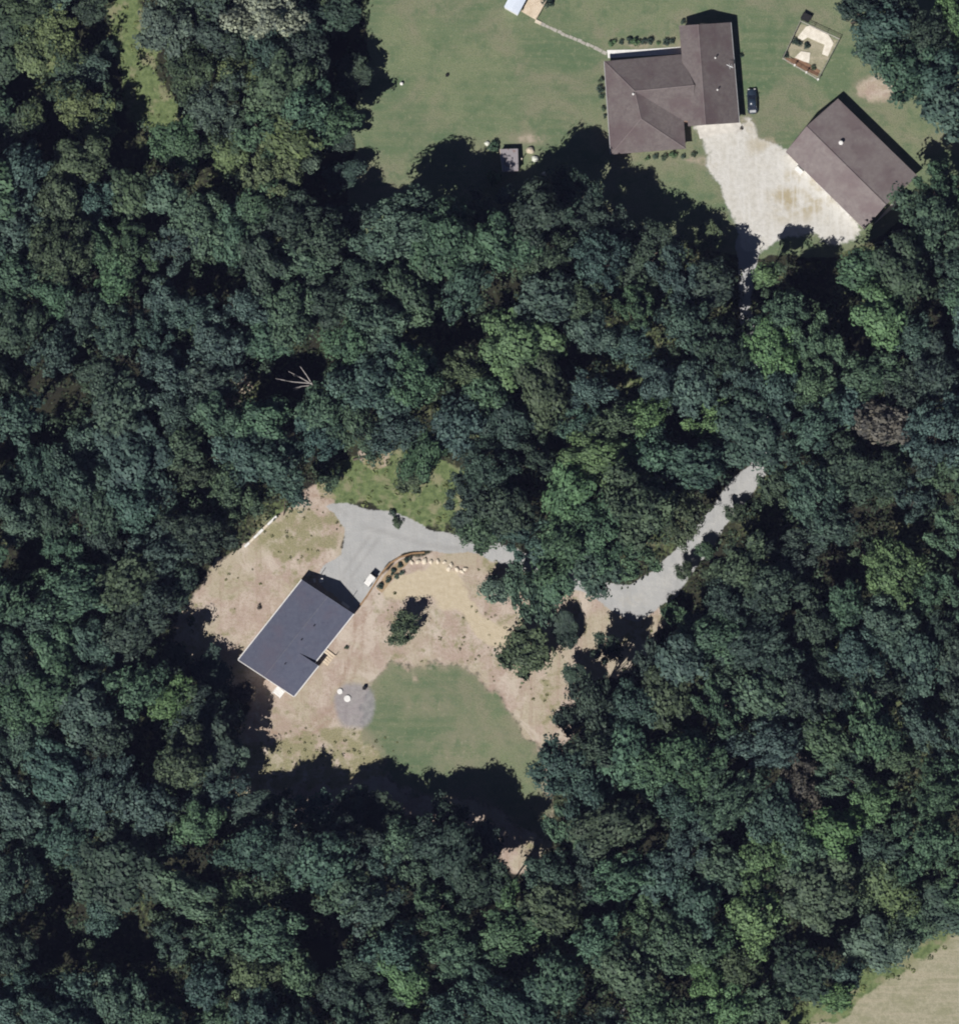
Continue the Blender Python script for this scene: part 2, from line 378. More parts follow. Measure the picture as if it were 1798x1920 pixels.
LOW_RIGHT = [(1575, 1610), (1650, 1600), (1720, 1650), (1800, 1690), (1790, 1740), (1690, 1790), (1620, 1720)]
def build_ground():
    step = 5.0                                       # pixels = 0.5 m
    xs = np.arange(-300, 2100.1, step); ys = np.arange(-300, 2220.1, step)
    nx, ny = len(xs), len(ys)
    X, Y = np.meshgrid(xs, ys)
    wob = lambda s, a, k: vnoise(X, Y, s, k) * a
    w = wob(46, 26, 1) + wob(17, 14, 2)
    lawn = soft(poly_sd(X, Y, LAWN) + w * 0.5, 7)
    back = soft(poly_sd(X, Y, BACK_LAWN) + w * 1.3, 26)
    yard = soft(poly_sd(X, Y, YARD) + w * 0.8, 12)
    wg = soft(poly_sd(X, Y, WHITE_GRAVEL) + w * 0.6, 18)
    pad = soft(poly_sd(X, Y, PAD) + w * 0.22, 5)
    drv = soft(line_sd(X, Y, DRIVE) + w * 0.3, 5)
    sandw = 0.78 * soft(poly_sd(X, Y, SAND) + w * 0.9, 14)
    wn_ = soft(poly_sd(X, Y, WEEDS_N) + w, 14)
    field = np.maximum(soft(poly_sd(X, Y, FIELD) + w * 0.8, 12), 0.75 * soft(poly_sd(X, Y, [(1500, 40), (1573, 74), (1533, 150), (1467, 110)]), 6))
    fedge = soft(poly_sd(X, Y, FIELD_EDGE) + w, 14)
    circ = 0.62 * soft(ell_sd(X, Y, 662, 1322, 37, 41) + w * 0.5, 12)
    glade = np.maximum.reduce([soft(poly_sd(X, Y, UPPER_GLADE) + w, 16), 0.8 * soft(poly_sd(X, Y, UPPER_GLADE2) + w, 16), 0.7 * soft(poly_sd(X, Y, LOW_RIGHT) + w, 16)])
    yardweeds = np.zeros_like(X)
    for cx, cy, rx, ry, k in ((560, 1000, 80, 50, .95), (545, 1035, 50, 25, 1), (590, 975, 60, 30, .8), (620, 1420, 130, 60, .95), (500, 1440, 70, 50, .9), (440, 1100, 60, 40, .5), (560, 1090, 40, 30, .6), (900, 1180, 130, 50, .55), (860, 1220, 160, 45, .5), (740, 1160, 50, 60, .6), (1000, 1260, 90, 60, .4), (1190, 1190, 40, 30, .7), (950, 1060, 60, 30, .7), (990, 1530, 40, 70, .6), (440, 1490, 30, 60, 1.0), (1030, 1320, 30, 80, .7)):
        yardweeds = np.maximum(yardweeds, k * soft(ell_sd(X, Y, cx, cy, rx, ry) + w * 0.6, 16))
    worn = soft(ell_sd(X, Y, 1640, 168, 44, 26) + w * 0.5, 14) * 0.9
    for cx, cy, rx, ry in ((1310, 300, 40, 10), (1440, 268, 20, 12), (990, 262, 40, 14), (1400, 232, 20, 22), (1205, 84, 75, 10)):
        worn = np.maximum(worn, 0.6 * soft(ell_sd(X, Y, cx, cy, rx, ry) + w * 0.4, 8))
    spots = np.zeros_like(X)                          # small sunlit breaks of litter and clay in the woods
    for cx, cy, r in ((455, 715, 20), (352, 425, 12), (440, 760, 16), (1490, 790, 10), (1188, 1395, 14), (560, 1540, 14), (1130, 1520, 14), (700, 850, 26), (410, 600, 10), (1115, 1180, 30)):
        spots = np.maximum(spots, 0.9 * soft(ell_sd(X, Y, cx, cy, r, r) + w * 0.6, 7))
    lawn_all = np.maximum(lawn, back)
    weeds = np.maximum.reduce([wn_, glade, fedge, yardweeds, 0.30 + 0.5 * vnoise(X, Y, 90, 5) + 0 * X])
    tan = np.maximum(soft(ell_sd(X, Y, 1512, 362, 60, 48) + w, 20), 0.6 * soft(ell_sd(X, Y, 1440, 250, 40, 30) + w, 16))
    thin = 0.30 * np.maximum(soft(ell_sd(X, Y, 790, 1320, 60, 34) + w, 24), soft(ell_sd(X, Y, 870, 1400, 90, 50) + w, 30))
    dirt = np.maximum.reduce([thin, yard * (1 - 0.97 * back), worn * 0.8, spots, tan * wg])
    grav = np.maximum.reduce([wg, pad, drv * 0.95])
    white = np.maximum(wg, soft(line_sd(X, Y, DRIVE[3:10]), 30) * 0.42)
    track = np.zeros_like(X)                          # wheel tracks
    for c in ([(700, 1010), (650, 1080), (676, 1150), (668, 1230), (630, 1330), (560, 1390), (500, 1400)], [(690, 990), (730, 1000), (800, 1022), (900, 1034)], [(1345, 240), (1360, 320), (1395, 400), (1404, 460)], [(1410, 220), (1400, 300), (1398, 400), (1404, 460)], [(520, 1380), (470, 1350)], [(640, 960), (600, 930), (570, 925)]):
        for off in (-8, 8):
            q = [(x + off, y + off * .35, 2.6) for x, y in c]
            track = np.maximum(track, soft(line_sd(X, Y, q) + w * 0.10, 3.5))
    track = track.reshape(-1).astype(np.float32)
    one = np.stack([lawn_all, dirt, grav, circ], -1).reshape(-1, 4).astype(np.float32)
    two = np.stack([sandw, np.clip(weeds, 0, 1), field, white], -1).reshape(-1, 4).astype(np.float32)
    V = np.stack([(X - 899) * M, (960 - Y) * M, np.zeros_like(X)], -1).reshape(-1, 3)
    kinds = ['forest_floor', 'lawn', 'dirt_yard', 'back_lawn', 'sand_patch', 'gravel_pad', 'gravel_driveway', 'white_gravel_drive', 'grass_field', 'stone_circle', 'weedy_bank']
    lab = np.zeros(X.shape, int)
    for k, m in ((10, wn_), (8, np.maximum(field * (Y > 900), fedge)), (1, lawn), (2, yard), (3, back), (4, sandw * 1.25), (6, drv), (5, pad), (7, wg), (9, circ * 1.5)):
        lab[m > 0.5] = k
    cl = lab[:-1, :-1].ravel()
    I = (np.arange(ny - 1)[:, None] * nx + np.arange(nx - 1)[None, :]).ravel()
    Q = np.stack([I + nx, I + nx + 1, I + 1, I], 1)
    for k, name in enumerate(kinds):
        q = Q[cl == k]
        if not len(q): continue
        u, inv = np.unique(q, return_inverse=True)
        f = inv.reshape(-1, 4)
        me = bpy.data.meshes.new(name)
        me.vertices.add(len(u)); me.vertices.foreach_set('co', V[u].ravel().astype(np.float32))
        me.loops.add(f.size); me.loops.foreach_set('vertex_index', f.ravel().astype(np.int32))
        me.polygons.add(len(f)); me.polygons.foreach_set('loop_start', np.arange(0, f.size, 4, dtype=np.int32))
        me.update(calc_edges=True)
        for an, dat in (('cover_one', one), ('cover_two', two)):
            a = me.attributes.new(an, 'FLOAT_COLOR', 'POINT'); a.data.foreach_set('color', dat[u].ravel())
        me.attributes.new('track', 'FLOAT', 'POINT').data.foreach_set('value', track[u])
        me.materials.append(MAT['ground'])
        o = bpy.data.objects.new(name, me); COL.objects.link(o); o['kind'] = 'structure'
    b = MB().poly([(-1400, -1400, -0.3), (1400, -1400, -0.3), (1400, 1400, -0.3), (-1400, 1400, -0.3)]).build('ground', mottled('far_ground', (0.04, 0.05, 0.03), (0.07, 0.08, 0.045), 0.05))
    b['kind'] = 'structure'
build_ground()

# thin laid surfaces
def sheet(name, pts, mat, z=0.03, th=0.1):
    m = MB(); P = [at(x, y, z) for x, y in pts]
    m.poly(P)
    n = len(P)
    for i in range(n):
        a, b = P[i], P[(i + 1) % n]
        m.poly([a, b, b - Vector((0, 0, th)), a - Vector((0, 0, th))])
    o = m.build(name, mat); o['kind'] = 'structure'
    return o
sheet('concrete_sidewalk', [(1138, 93), (1200, 92), (1276, 87), (1278, 100), (1206, 104), (1140, 108)], MAT['white'], 0.06)
sheet('garage_apron', [(1306, 235), (1389, 229), (1391, 246), (1342, 252), (1312, 260)], MAT['concrete'], 0.04)
def footpath():
    m = MB(); k = 0
    pts = [(1014, 43), (1030, 51), (1052, 61), (1074, 71), (1098, 81), (1120, 91), (1138, 100)]
    for a, b in zip(pts, pts[1:]):
        A, B = Vector((gx(a[0]), gy(a[1]))), Vector((gx(b[0]), gy(b[1])))
        L = (B - A).length; d = (B - A).normalized(); ang = math.atan2(d.y, d.x); n = max(1, round(L / 0.9))
        for i in range(n):
            c = A + d * (L * (i + .5) / n)
            m.box((c.x + R.uniform(-.06, .06), c.y + R.uniform(-.06, .06), 0.03), (L / n * 0.9, 0.55 + R.uniform(-.08, .1), 0.06), ang + R.uniform(-.08, .08))
    o = m.build('stone_path', MAT['grey_wood']); o['kind'] = 'structure'
footpath()

# ---------------------------------------------------------------- houses
def roof_part(name, P, faces, mat, parent, th=0.16):
    """roof skin from named 3-D points; boundary edges get a fascia"""
    m = MB(); cnt = {}
    for f in faces:
        m.poly([P[k] for k in f])
        for a, b in zip(f, f[1:] + f[:1]): cnt[(a, b)] = cnt.get((a, b), 0) + 1
        m.poly([P[k] - Vector((0, 0, th)) for k in reversed(f)])
    for (a, b) in cnt:
        if (b, a) not in cnt:
            dn = Vector((0, 0, th)); m.poly([P[a], P[b], P[b] - dn, P[a] - dn])
    return m.build(name, mat, parent)

def wall_strip(m, a, b, z0, z1):
    m.poly([(a[0], a[1], z0), (b[0], b[1], z0), (b[0], b[1], z1), (a[0], a[1], z1)])

def walls(parent, pts, z1, mat, name='wall', th=0.2):
    """closed wall ring with thickness from ground points"""
    m = MB()
    c = sum((Vector(p[:2]) for p in pts), Vector((0, 0))) / len(pts)
    m.loft([[(p[0], p[1], z) for p in pts] for z in (-0.2, z1)], False)
    m.poly([(p[0], p[1], z1) for p in pts])
    return m.build(name, mat, parent)

def panel(parent, name, a, b, z0, z1, mat, off=0.04, lab=None):
    """a door or window set 40 mm proud of the wall from a to b (seen from outside a is on the left)"""
    a, b = Vector(a[:2]), Vector(b[:2]); d = (b - a); n = Vector((d.y, -d.x)).normalized(); c = (a + b) / 2 + n * off * 0.5
    o = MB().box((c.x, c.y, (z0 + z1) / 2), (d.length, off, z1 - z0), math.atan2(d.y, d.x)).build(name, mat, parent)
    if lab: o['label'] = lab
    return o
def lerp(a, b, t): return Vector(a) * (1 - t) + Vector(b) * t

def vent_pipe(parent, px, py, z, h=0.6, r=0.09, name='vent_pipe', mat='white'):
    p = at(px, py, z)
    m = MB().tube(p - Vector((0, 0, .4)), p + Vector((0, 0, h)), r, r, 10).tube(p + Vector((0, 0, h)), p + Vector((0, 0, h + .08)), r * 1.9, r * 1.2, 10)
    return m.build(name, MAT[mat], parent)

def brown_house():
    base = at(1240, 190, 0)
    h = empty('brown_house', base, 'brown-roofed L-shaped house with a gabled garage wing beside the white gravel drive', 'house')
    E, RZ = 2.7, 5.1
    P = {}
    def p(k, x, y, z): P[k] = at(x, y, z)
    p('NW', 1133, 114, E); p('SW', 1145, 289, E); p('SE', 1286, 278, E); p('V', 1282, 226, E)
    p('A', 1190, 170, RZ); p('B', 1202, 222, RZ - .05); p('Rg', 1302, 159, RZ - .05); p('NE', 1277, 101, E)
    p('G0', 1273, 47, 3.35); p('G1', 1309, 45, 5.5); p('G2', 1370, 41, E); p('G3', 1386, 229, E); p('G4', 1323, 233, 5.5); p('G5', 1290, 236, 3.35)
    fm = [('NW', 'A', 'Rg', 'NE'), ('NW', 'SW', 'B', 'A'), ('SW', 'SE', 'B'), ('B', 'SE', 'V', 'A')]
    P['A2'] = P['A'] + Vector((0, 0, -0.01)); P['X'] = at(1298, 226, E + .2)
    fm2 = [('A', 'V', 'X', 'Rg')]
    roof_part('main_roof', P, [list(f)[::-1] for f in fm + fm2], MAT['house_shingle'], h)
    w = roof_part('garage_roof', P, [['G0', 'G5', 'G4', 'G1'], ['G1', 'G4', 'G3', 'G2']], MAT['house_shingle'], h)
    ins = lambda x, y: tuple(at(x, y, 0)[:2])
    main = [ins(1139, 122), ins(1150, 284), ins(1281, 274), ins(1277, 232), ins(1296, 230), ins(1284, 106)]
    walls(h, main, 2.62, MAT['brick'])
    gar = [ins(1279, 54), ins(1295, 232), ins(1381, 226), ins(1366, 49)]
    walls(h, gar, 2.62, MAT['brick'])
    m = MB()
    for a, b, r in ((gar[0], gar[3], 'G1'), (gar[1], gar[2], 'G4')):
        t = 0.38
        pk = lerp((*a, 0), (*b, 0), t)
        MB().poly([(*a, 2.62), (*b, 2.62), (pk.x, pk.y, 5.2), (a[0], a[1], 3.15)]).build('gable_wall', MAT['cream'], h)
    for t0, t1 in ((0.08, 0.46), (0.54, 0.92)):
        d = panel(h, 'garage_door', lerp((*gar[1], 0), (*gar[2], 0), t0), lerp((*gar[1], 0), (*gar[2], 0), t1), 0.0, 2.2, MAT['white'])
    for a, b, t in ((main[0], main[1], .2), (main[0], main[1], .5), (main[0], main[1], .8), (main[1], main[2], .25), (main[1], main[2], .7), (gar[2], gar[3], .3), (gar[2], gar[3], .75)):
        A, B = Vector((*a, 0)), Vector((*b, 0)); k = 0.6 / (B - A).length
        f = panel(h, 'window', lerp(A, B, t - k), lerp(A, B, t + k), 0.9, 2.1, MAT['white'])
        f2 = panel(h, 'pane', lerp(A, B, t - k * .85), lerp(A, B, t + k * .85), 1.0, 2.0, MAT['glass'], 0.07)
        f2.parent = f
    A, B = Vector((*main[3], 0)), Vector((*main[2], 0))
    panel(h, 'door', lerp(B, A, .3), lerp(B, A, .55), 0.1, 2.15, MAT['white'])
    vent_pipe(h, 1187, 176, 5.0, 0.35, .12)
    vent_pipe(h, 1341, 108, 4.75, 0.35); vent_pipe(h, 1345, 168, 4.75, 0.35); 
    # roof antenna on the east slope
    q = at(1369, 126, 3.3)
    MB().tube(q, q + Vector((0, 0, 1.5)), .05, .05, 8).tube(q + Vector((-.75, .35, 1.4)), q + Vector((.45, -.25, 1.5)), .05).tube(q + Vector((-.25, .5, 1.35)), q + Vector((-.1, -.5, 1.35)), .04).tube(q + Vector((.2, .4, 1.45)), q + Vector((.3, -.3, 1.45)), .04).build('antenna', MAT['steel'], h)
    for a_, b_ in (('G1', 'G4'), ('A', 'Rg'), ('A', 'B'), ('B', 'SW'), ('B', 'SE'), ('A', 'NW')):
        MB().tube(P[a_] + Vector((0, 0, .0)), P[b_] + Vector((0, 0, .0)), .1, .1, 6).build('ridge_cap', MAT['brown_shingle'], h)
    g = MB().tube(P['G2'] + Vector((.05, 0, -.08)), P['G3'] + Vector((.05, 0, -.08)), .07).build('gutter', MAT['steel'], h)
    MB().tube(P['NW'] + Vector((-.05, 0, -.1)), P['SW'] + Vector((-.05, 0, -.1)), .06).build('gutter', MAT['steel'], h)
brown_house()

def barn():
    h = empty('workshop', at(1597, 308, 0), 'brown-roofed workshop barn with a gabled roof at the foot of the gravel drive', 'barn')
    E, RZ = 2.7, 5.0
    P = {}
    for k, x, y, z in (('W', 1473, 284, E), ('N', 1571, 184, E), ('E', 1720, 329, E), ('S', 1621, 430, E), ('R0', 1512, 236, RZ), ('R1', 1661, 383, RZ)):
        P[k] = at(x, y, z)
    roof_part('roof', P, [['W', 'S', 'R1', 'R0'], ['R0', 'R1', 'E', 'N']], MAT['brown_shingle'], h, 0.2)
    c = at(1597, 308, 0)
    ins = []
    for k in 'WSEN':
        v = Vector((P[k].x, P[k].y, 0)); ins.append(v + (c - v).normalized() * 0.55)
    walls(h, [tuple(v[:2]) for v in ins], 2.62, MAT['cream'])
    m = MB()
    for a, b in ((0, 3), (1, 2)):
        A, B = ins[a], ins[b]; pk = lerp(A, B, .42)
        MB().poly([(A.x, A.y, 2.62), (B.x, B.y, 2.62), (pk.x, pk.y, 4.75)]).build('gable_wall', MAT['cream'], h)
    W, S, E_, N = ins
    for t0, t1 in ((.12, .3), (.38, .56), (.64, .82)):
        panel(h, 'overhead_door', lerp(W, S, t0), lerp(W, S, t1), 0, 2.35, MAT['white'])
    panel(h, 'side_door', lerp(S, E_, .55), lerp(S, E_, .63), 0.05, 2.1, MAT['white'])
    for t in (.3, .6):
        f = panel(h, 'window', lerp(S, E_, t - .05), lerp(S, E_, t + .05), .9, 2.0, MAT['white'])
        g = panel(h, 'pane', lerp(S, E_, t - .042), lerp(S, E_, t + .042), .98, 1.92, MAT['glass'], .07); g.parent = f
    vent_pipe(h, 1576, 268, 4.3, .75, .22, 'roof_ventilator')
    m = MB()
    for t in np.linspace(0, 1, 2): pass
    a, b = P['R0'] + Vector((0, 0, .03)), P['R1'] + Vector((0, 0, .03))
    m.tube(a, b, .09, .09, 6); m.build('ridge_cap', MAT['brown_shingle'], h)
    # cream slab along the south-east end
    sheet('barn_slab', [(1640, 418), (1634, 424), (1690, 376), (1694, 366), (1684, 366)][::1], MAT['cream'], 0.08)
barn()

def grey_house():
    h = empty('grey_house', at(555, 1194, 0), 'new house with a plain slate-grey gabled roof and white gutters on bare soil', 'house')
    E, RZ = 2.85, 4.75
    N, Ee, Ss, W = Vector((566, 1087)), Vector((663, 1151)), Vector((546, 1302)), Vector((447, 1237))
    ax = (W - N).normalized(); pe = (Ee - N).normalized()
    r0 = (N + Ee) / 2
    L = (W - N).length
    def q(a, p, z): v = r0 + ax * a + pe * p; return at(v.x, v.y, z)
    P = {'N': q(0, -58, E), 'R0': q(0, 0, RZ), 'E': q(0, 58, E), 'Q': q(118, 58, E), 'Pm': q(118, 22, RZ - 1.9 * 22 / 58),
         'Rm': q(118, 0, RZ), 'R1': q(L, 0, RZ), 'W': q(L, -58, E), 'P1': q(L, 22, RZ - 1.9 * 22 / 58),
         'T0': q(118, 67, 3.45), 'T1': q(L, 67, 3.45)}
    roof_part('roof', P, [['N', 'W', 'R1', 'Rm', 'R0'], ['R0', 'Rm', 'Pm', 'Q', 'E'], ['Rm', 'R1', 'P1', 'Pm']], MAT['grey_shingle'], h, .18)
    roof_part('porch_roof', P, [['Pm', 'P1', 'T1', 'T0']], MAT['grey_shingle'], h, .18)
    def gq(a, p): v = r0 + ax * a + pe * p; return Vector((gx(v.x), gy(v.y), 0))
    ring = [gq(8, -53), gq(L - 5, -53), gq(L - 5, 60), gq(122, 60), gq(122, 53), gq(8, 53)]
    walls(h, [tuple(v[:2]) for v in ring], 2.7, MAT['grey_siding'])
    m = MB()
    for a in (8, L - 5):
        A, B, C = gq(a, -53), gq(a, 53), gq(a, 0)
        MB().poly([(A.x, A.y, 2.7), (B.x, B.y, 2.7), (C.x, C.y, 4.45)]).build('gable_wall', MAT['grey_siding'], h)
    A, B, C, D = gq(122, 22), gq(122, 60), gq(122, 60), gq(122, 22)
    m.poly([(A.x, A.y, 2.7), (B.x, B.y, 2.7), (B.x, B.y, 3.3), (A.x, A.y, 3.8)])
    m.build('porch_cheek', MAT['grey_siding'], h)
    MB().tube(P['R0'], P['R1'], .1, .1, 6).build('ridge_cap', MAT['ridge'], h)
    for a_, p_ in ((60, 14), (95, 12), (150, 16)):
        v = r0 + ax * a_ + pe * p_; vent_pipe(h, v.x, v.y, RZ - 1.9 * p_ / 58, .35, .07, 'vent_pipe', 'black')
    for a, b, off in (('N', 'W', -1), ('E', 'Q', 1), ('T0', 'T1', 1)):
        o = Vector((pe.x, -pe.y, 0)) * (0.07 * off)
        MB().tube(P[a] + o - Vector((0, 0, .05)), P[b] + o - Vector((0, 0, .05)), .12, .12, 8).build('gutter', MAT['white'], h)
    MB().tube(P['W'] + Vector((-.06, -.06, -.1)), P['R1'] + Vector((-.06, -.06, -.1)), .08).tube(P['R1'] + Vector((-.06, -.06, -.1)), P['P1'] + Vector((-.06, -.06, -.1)), .08).tube(P['P1'] + Vector((-.06, -.06, -.1)), P['T1'] + Vector((-.06, -.06, -.1)), .08).build('rake_board', MAT['white'], h)
    for p0, p1 in ((-44, -6), (8, 46)):
        panel(h, 'garage_door', gq(8, p1), gq(8, p0), 0, 2.2, MAT['white'])
    for a in (40, 80, 150):
        f = panel(h, 'window', gq(a - 7, -53), gq(a + 7, -53), .9, 2.1, MAT['white'])
        g = panel(h, 'pane', gq(a - 6, -53), gq(a + 6, -53), 1.0, 2.0, MAT['glass'], .07); g.parent = f
    panel(h, 'door', gq(96, 53), gq(86, 53), .1, 2.15, MAT['white'])
    for a in (30, 60):
        f = panel(h, 'window', gq(a + 7, 53), gq(a - 7, 53), .9, 2.1, MAT['white'])
        g = panel(h, 'pane', gq(a + 6, 53), gq(a - 6, 53), 1.0, 2.0, MAT['glass'], .07); g.parent = f
    # timber landings beside the house
    ang = math.atan2(-ax.y, ax.x)
    s = empty('back_steps', at(560, 1309, 0), 'pale timber steps at the southern corner of the grey-roofed house', 'steps')
    for i in range(4):
        c = gq(L + 4 + i * 3.6, 40)
        MB().box((c.x, c.y, .62 - i * .17), (.34, 1.6, .06), ang).build('tread', MAT['white'], s)
    for sgn in (-1, 1):
        a, b = gq(L + 1, 40 + 8.5 * sgn), gq(L + 18, 40 + 8.5 * sgn)
        MB().tube((a.x, a.y, 1.5), (b.x, b.y, .9), .06).tube((a.x, a.y, 0), (a.x, a.y, 1.5), .06).tube((b.x, b.y, 0), (b.x, b.y, .9), .06).build('handrail', MAT['white'], s)
    l = empty('side_landing', at(626, 1232, 0), 'small grey timber landing by the south-east wall of the grey house', 'landing')
    c = gq(96, 72); 
    for i in range(5):
        c = gq(86 + i * 5, 68); MB().box((c.x, c.y, .25), (.42, 2.6, .05), ang).build('board', MAT['wood'], l)
    for a_, p_ in ((84, 81), (108, 81)):
        c = gq(a_, p_); MB().tube((c.x, c.y, 0), (c.x, c.y, 1.1), .05).build('post', MAT['wood'], l)
    a, b = gq(84, 81), gq(108, 81); MB().tube((a.x, a.y, 1.1), (b.x, b.y, 1.1), .05).build('rail', MAT['wood'], l)
grey_house()

def pool_shed():
    h = empty('garden_shed', at(962, 4, 0), 'small shed with a pale ice-blue metal roof beside the cream deck', 'shed')
    P = {}
    for k, x, y, z in (('a', 945, 12, 2.2), ('b', 971, 27, 2.2), ('c', 993, -14, 2.2), ('d', 966, -29, 2.2), ('r0', 958, 20, 2.65), ('r1', 980, -21, 2.65)):
        P[k] = at(x, y, z)
    roof_part('roof', P, [['a', 'r0', 'r1', 'd'], ['r0', 'b', 'c', 'r1']], MAT['ice_blue'], h, .08)
    m = [tuple((Vector((P[k].x, P[k].y)) * .93 + Vector((h.location.x, h.location.y)) * .07)) for k in 'abcd']
    walls(h, m, 2.15, MAT['white'])
    d = empty('wooden_deck', at(998, 8, 0), 'cream timber deck with steps joined to the pale blue shed', 'deck')
    A, B, C, D = (978, 21), (1004, 36), (1024, 0), (998, -15)
    for i in range(12):
        t0, t1 = i / 12, (i + .9) / 12
        f = lambda u, t: Vector((u[0][0] * (1 - t) + u[1][0] * t, u[0][1] * (1 - t) + u[1][1] * t))
        q = [f((A, B), t0), f((A, B), t1), f((D, C), t1), f((D, C), t0)]
        m = MB(); top = [at(v.x, v.y, .5) for v in q]; bot = [v - Vector((0, 0, .07)) for v in top]
        m.loft([bot, top]); 
        if i == 0: dm = m
        else:
            n = len(dm.v); dm.v += m.v; dm.f += [tuple(k + n for k in fc) for fc in m.f]
    dm.build('decking', MAT['wood'], d)
    for x, y in (A, B, C):
        q = at(x, y, 0); MB().box((q.x, q.y, .7), (.14, .14, 1.4)).build('post', MAT['wood'], d)
    for u, v in ((B, C), ):
        a, b = at(*u, 1.35), at(*v, 1.35); MB().tube(a, b, .07).build('rail', MAT['wood'], d)
    q = at(1009, 41, 0); MB().box((q.x, q.y, .12), (1.2, .6, .24), -.45).build('step', MAT['stone'], d)
pool_shed()

def rusty_shed():
    h = empty('rusty_shed', at(955, 299, 0), 'small shed with a rust-streaked ribbed metal roof at the lawn edge', 'shed')
    P = {}
    for k, x, y, z in (('a', 937, 279, 1.75), ('b', 971, 278, 1.75), ('c', 972, 320, 2.2), ('d', 942, 321, 2.2)):
        P[k] = at(x, y, z)
    roof_part('roof', P, [['a', 'd', 'c', 'b']], MAT['rust'], h, .08)
    m = [tuple(Vector((P[k].x, P[k].y)) * .92 + Vector((h.location.x, h.location.y)) * .08) for k in 'adcb']
    walls(h, m, 1.72, MAT['grey_wood'])
    for i, k in enumerate(((937, 279), (971, 278))):
        pass
    t = MB(); a, b = P['d'] + Vector((0, 0, .02)), P['a'] + Vector((0, 0, .02)); t.tube(a, b, .05, .05, 6)
    t.build('edge_trim', MAT['wood'], h)
rusty_shed()

# ---------------------------------------------------------------- vehicles and yard things
def wheel_mb(c, r, w, axis):
    m = MB(); a = Vector(axis) * w / 2; m.tube(Vector(c) - a, Vector(c) + a, r, r, 16); return m
def car(px, py, ang):
    o = empty('parked_car', at(px, py, 0), 'dark navy blue saloon car parked by the garage wing of the brown house', 'car', rz=ang)
    L, Wd = 4.7, 1.8
    def ring(x, w, z0, z1):
        h = w / 2
        return [(x, -h, z0), (x, h, z0), (x, h, z0 + (z1 - z0) * .6), (x, h * .9, z1), (x, -h * .9, z1), (x, -h, z0 + (z1 - z0) * .6)]
    prof = [(-2.35, 1.5, .35, .80), (-2.2, 1.7, .25, .93), (-1.6, 1.8, .22, .98), (-.6, 1.82, .22, .95), (.8, 1.82, .22, .95), (1.5, 1.78, .22, .86), (2.1, 1.66, .25, .74), (2.35, 1.40, .35, .62)]
    m = MB(); m.loft([ring(*p) for p in prof]); m.build('body', MAT['car_paint'], o, (0, 0, 0), .04, True)
    cab = MB(); rr = lambda x, w, z: [(x, -w / 2, z), (x, w / 2, z)]
    # cabin: roof skin
    cab.loft([[(-.95, -.62, 1.38), (-.95, .62, 1.38), (-.95, .60, 1.43), (-.95, -.60, 1.43)], [(-.3, -.66, 1.42), (-.3, .66, 1.42), (-.3, .62, 1.48), (-.3, -.62, 1.48)], [(.35, -.62, 1.37), (.35, .62, 1.37), (.35, .6, 1.42), (.35, -.6, 1.42)]])
    for s in (-1, 1):
        cab.tube((.35, .61 * s, 1.4), (1.05, .78 * s, .93), .05); cab.tube((-.95, .61 * s, 1.4), (-1.6, .76 * s, .96), .06); cab.tube((-.25, .65 * s, 1.44), (-.25, .84 * s, .95), .04)
    cab.build('roof', MAT['car_paint'], o, (0, 0, 0), 0, True)
    q = lambda *p: MB().poly(p)
    q((.36, -.58, 1.40), (.36, .58, 1.40), (1.06, .75, .95), (1.06, -.75, .95)).build('windshield', MAT['glass'], o, (0, 0, 0))
    q((-.96, -.57, 1.41), (-.96, .57, 1.41), (-1.6, .72, .98), (-1.6, -.72, .98)).build('rear_window', MAT['glass'], o, (0, 0, 0))
    for s in (-1, 1):
        q((.33, .62 * s, 1.39), (-.93, .62 * s, 1.39), (-1.55, .80 * s, .96), (1.02, .81 * s, .95)).build('side_window', MAT['glass'], o, (0, 0, 0))
        MB().box((.95, .98 * s, 1.0), (.12, .2, .13)).build('wing_mirror', MAT['car_paint'], o, (0, 0, 0), .02)
        MB().box((2.22, .56 * s, .64), (.2, .34, .12)).build('headlight', MAT['white'], o, (0, 0, 0), .02)
        MB().box((-2.28, .58 * s, .78), (.12, .34, .13)).build('tail_light', MAT['mulch'], o, (0, 0, 0), .02)
        for x in (1.4, -1.4):
            w = wheel_mb((x, .80 * s, .33), .33, .22, (0, 1, 0)).build('wheel', MAT['black'], o, (0, 0, 0))
            wheel_mb((x, .88 * s, .33), .2, .1, (0, 1, 0)).build('rim', MAT['steel'], w, (0, 0, 0))
    # pale panel on the boot: a bright reflection put into the colour
    MB().box((-1.95, 0, .985), (.45, 1.15, .03)).build('boot_glint', MAT['steel'], o, (0, 0, 0), .01)
car(1410, 190, math.radians(93))

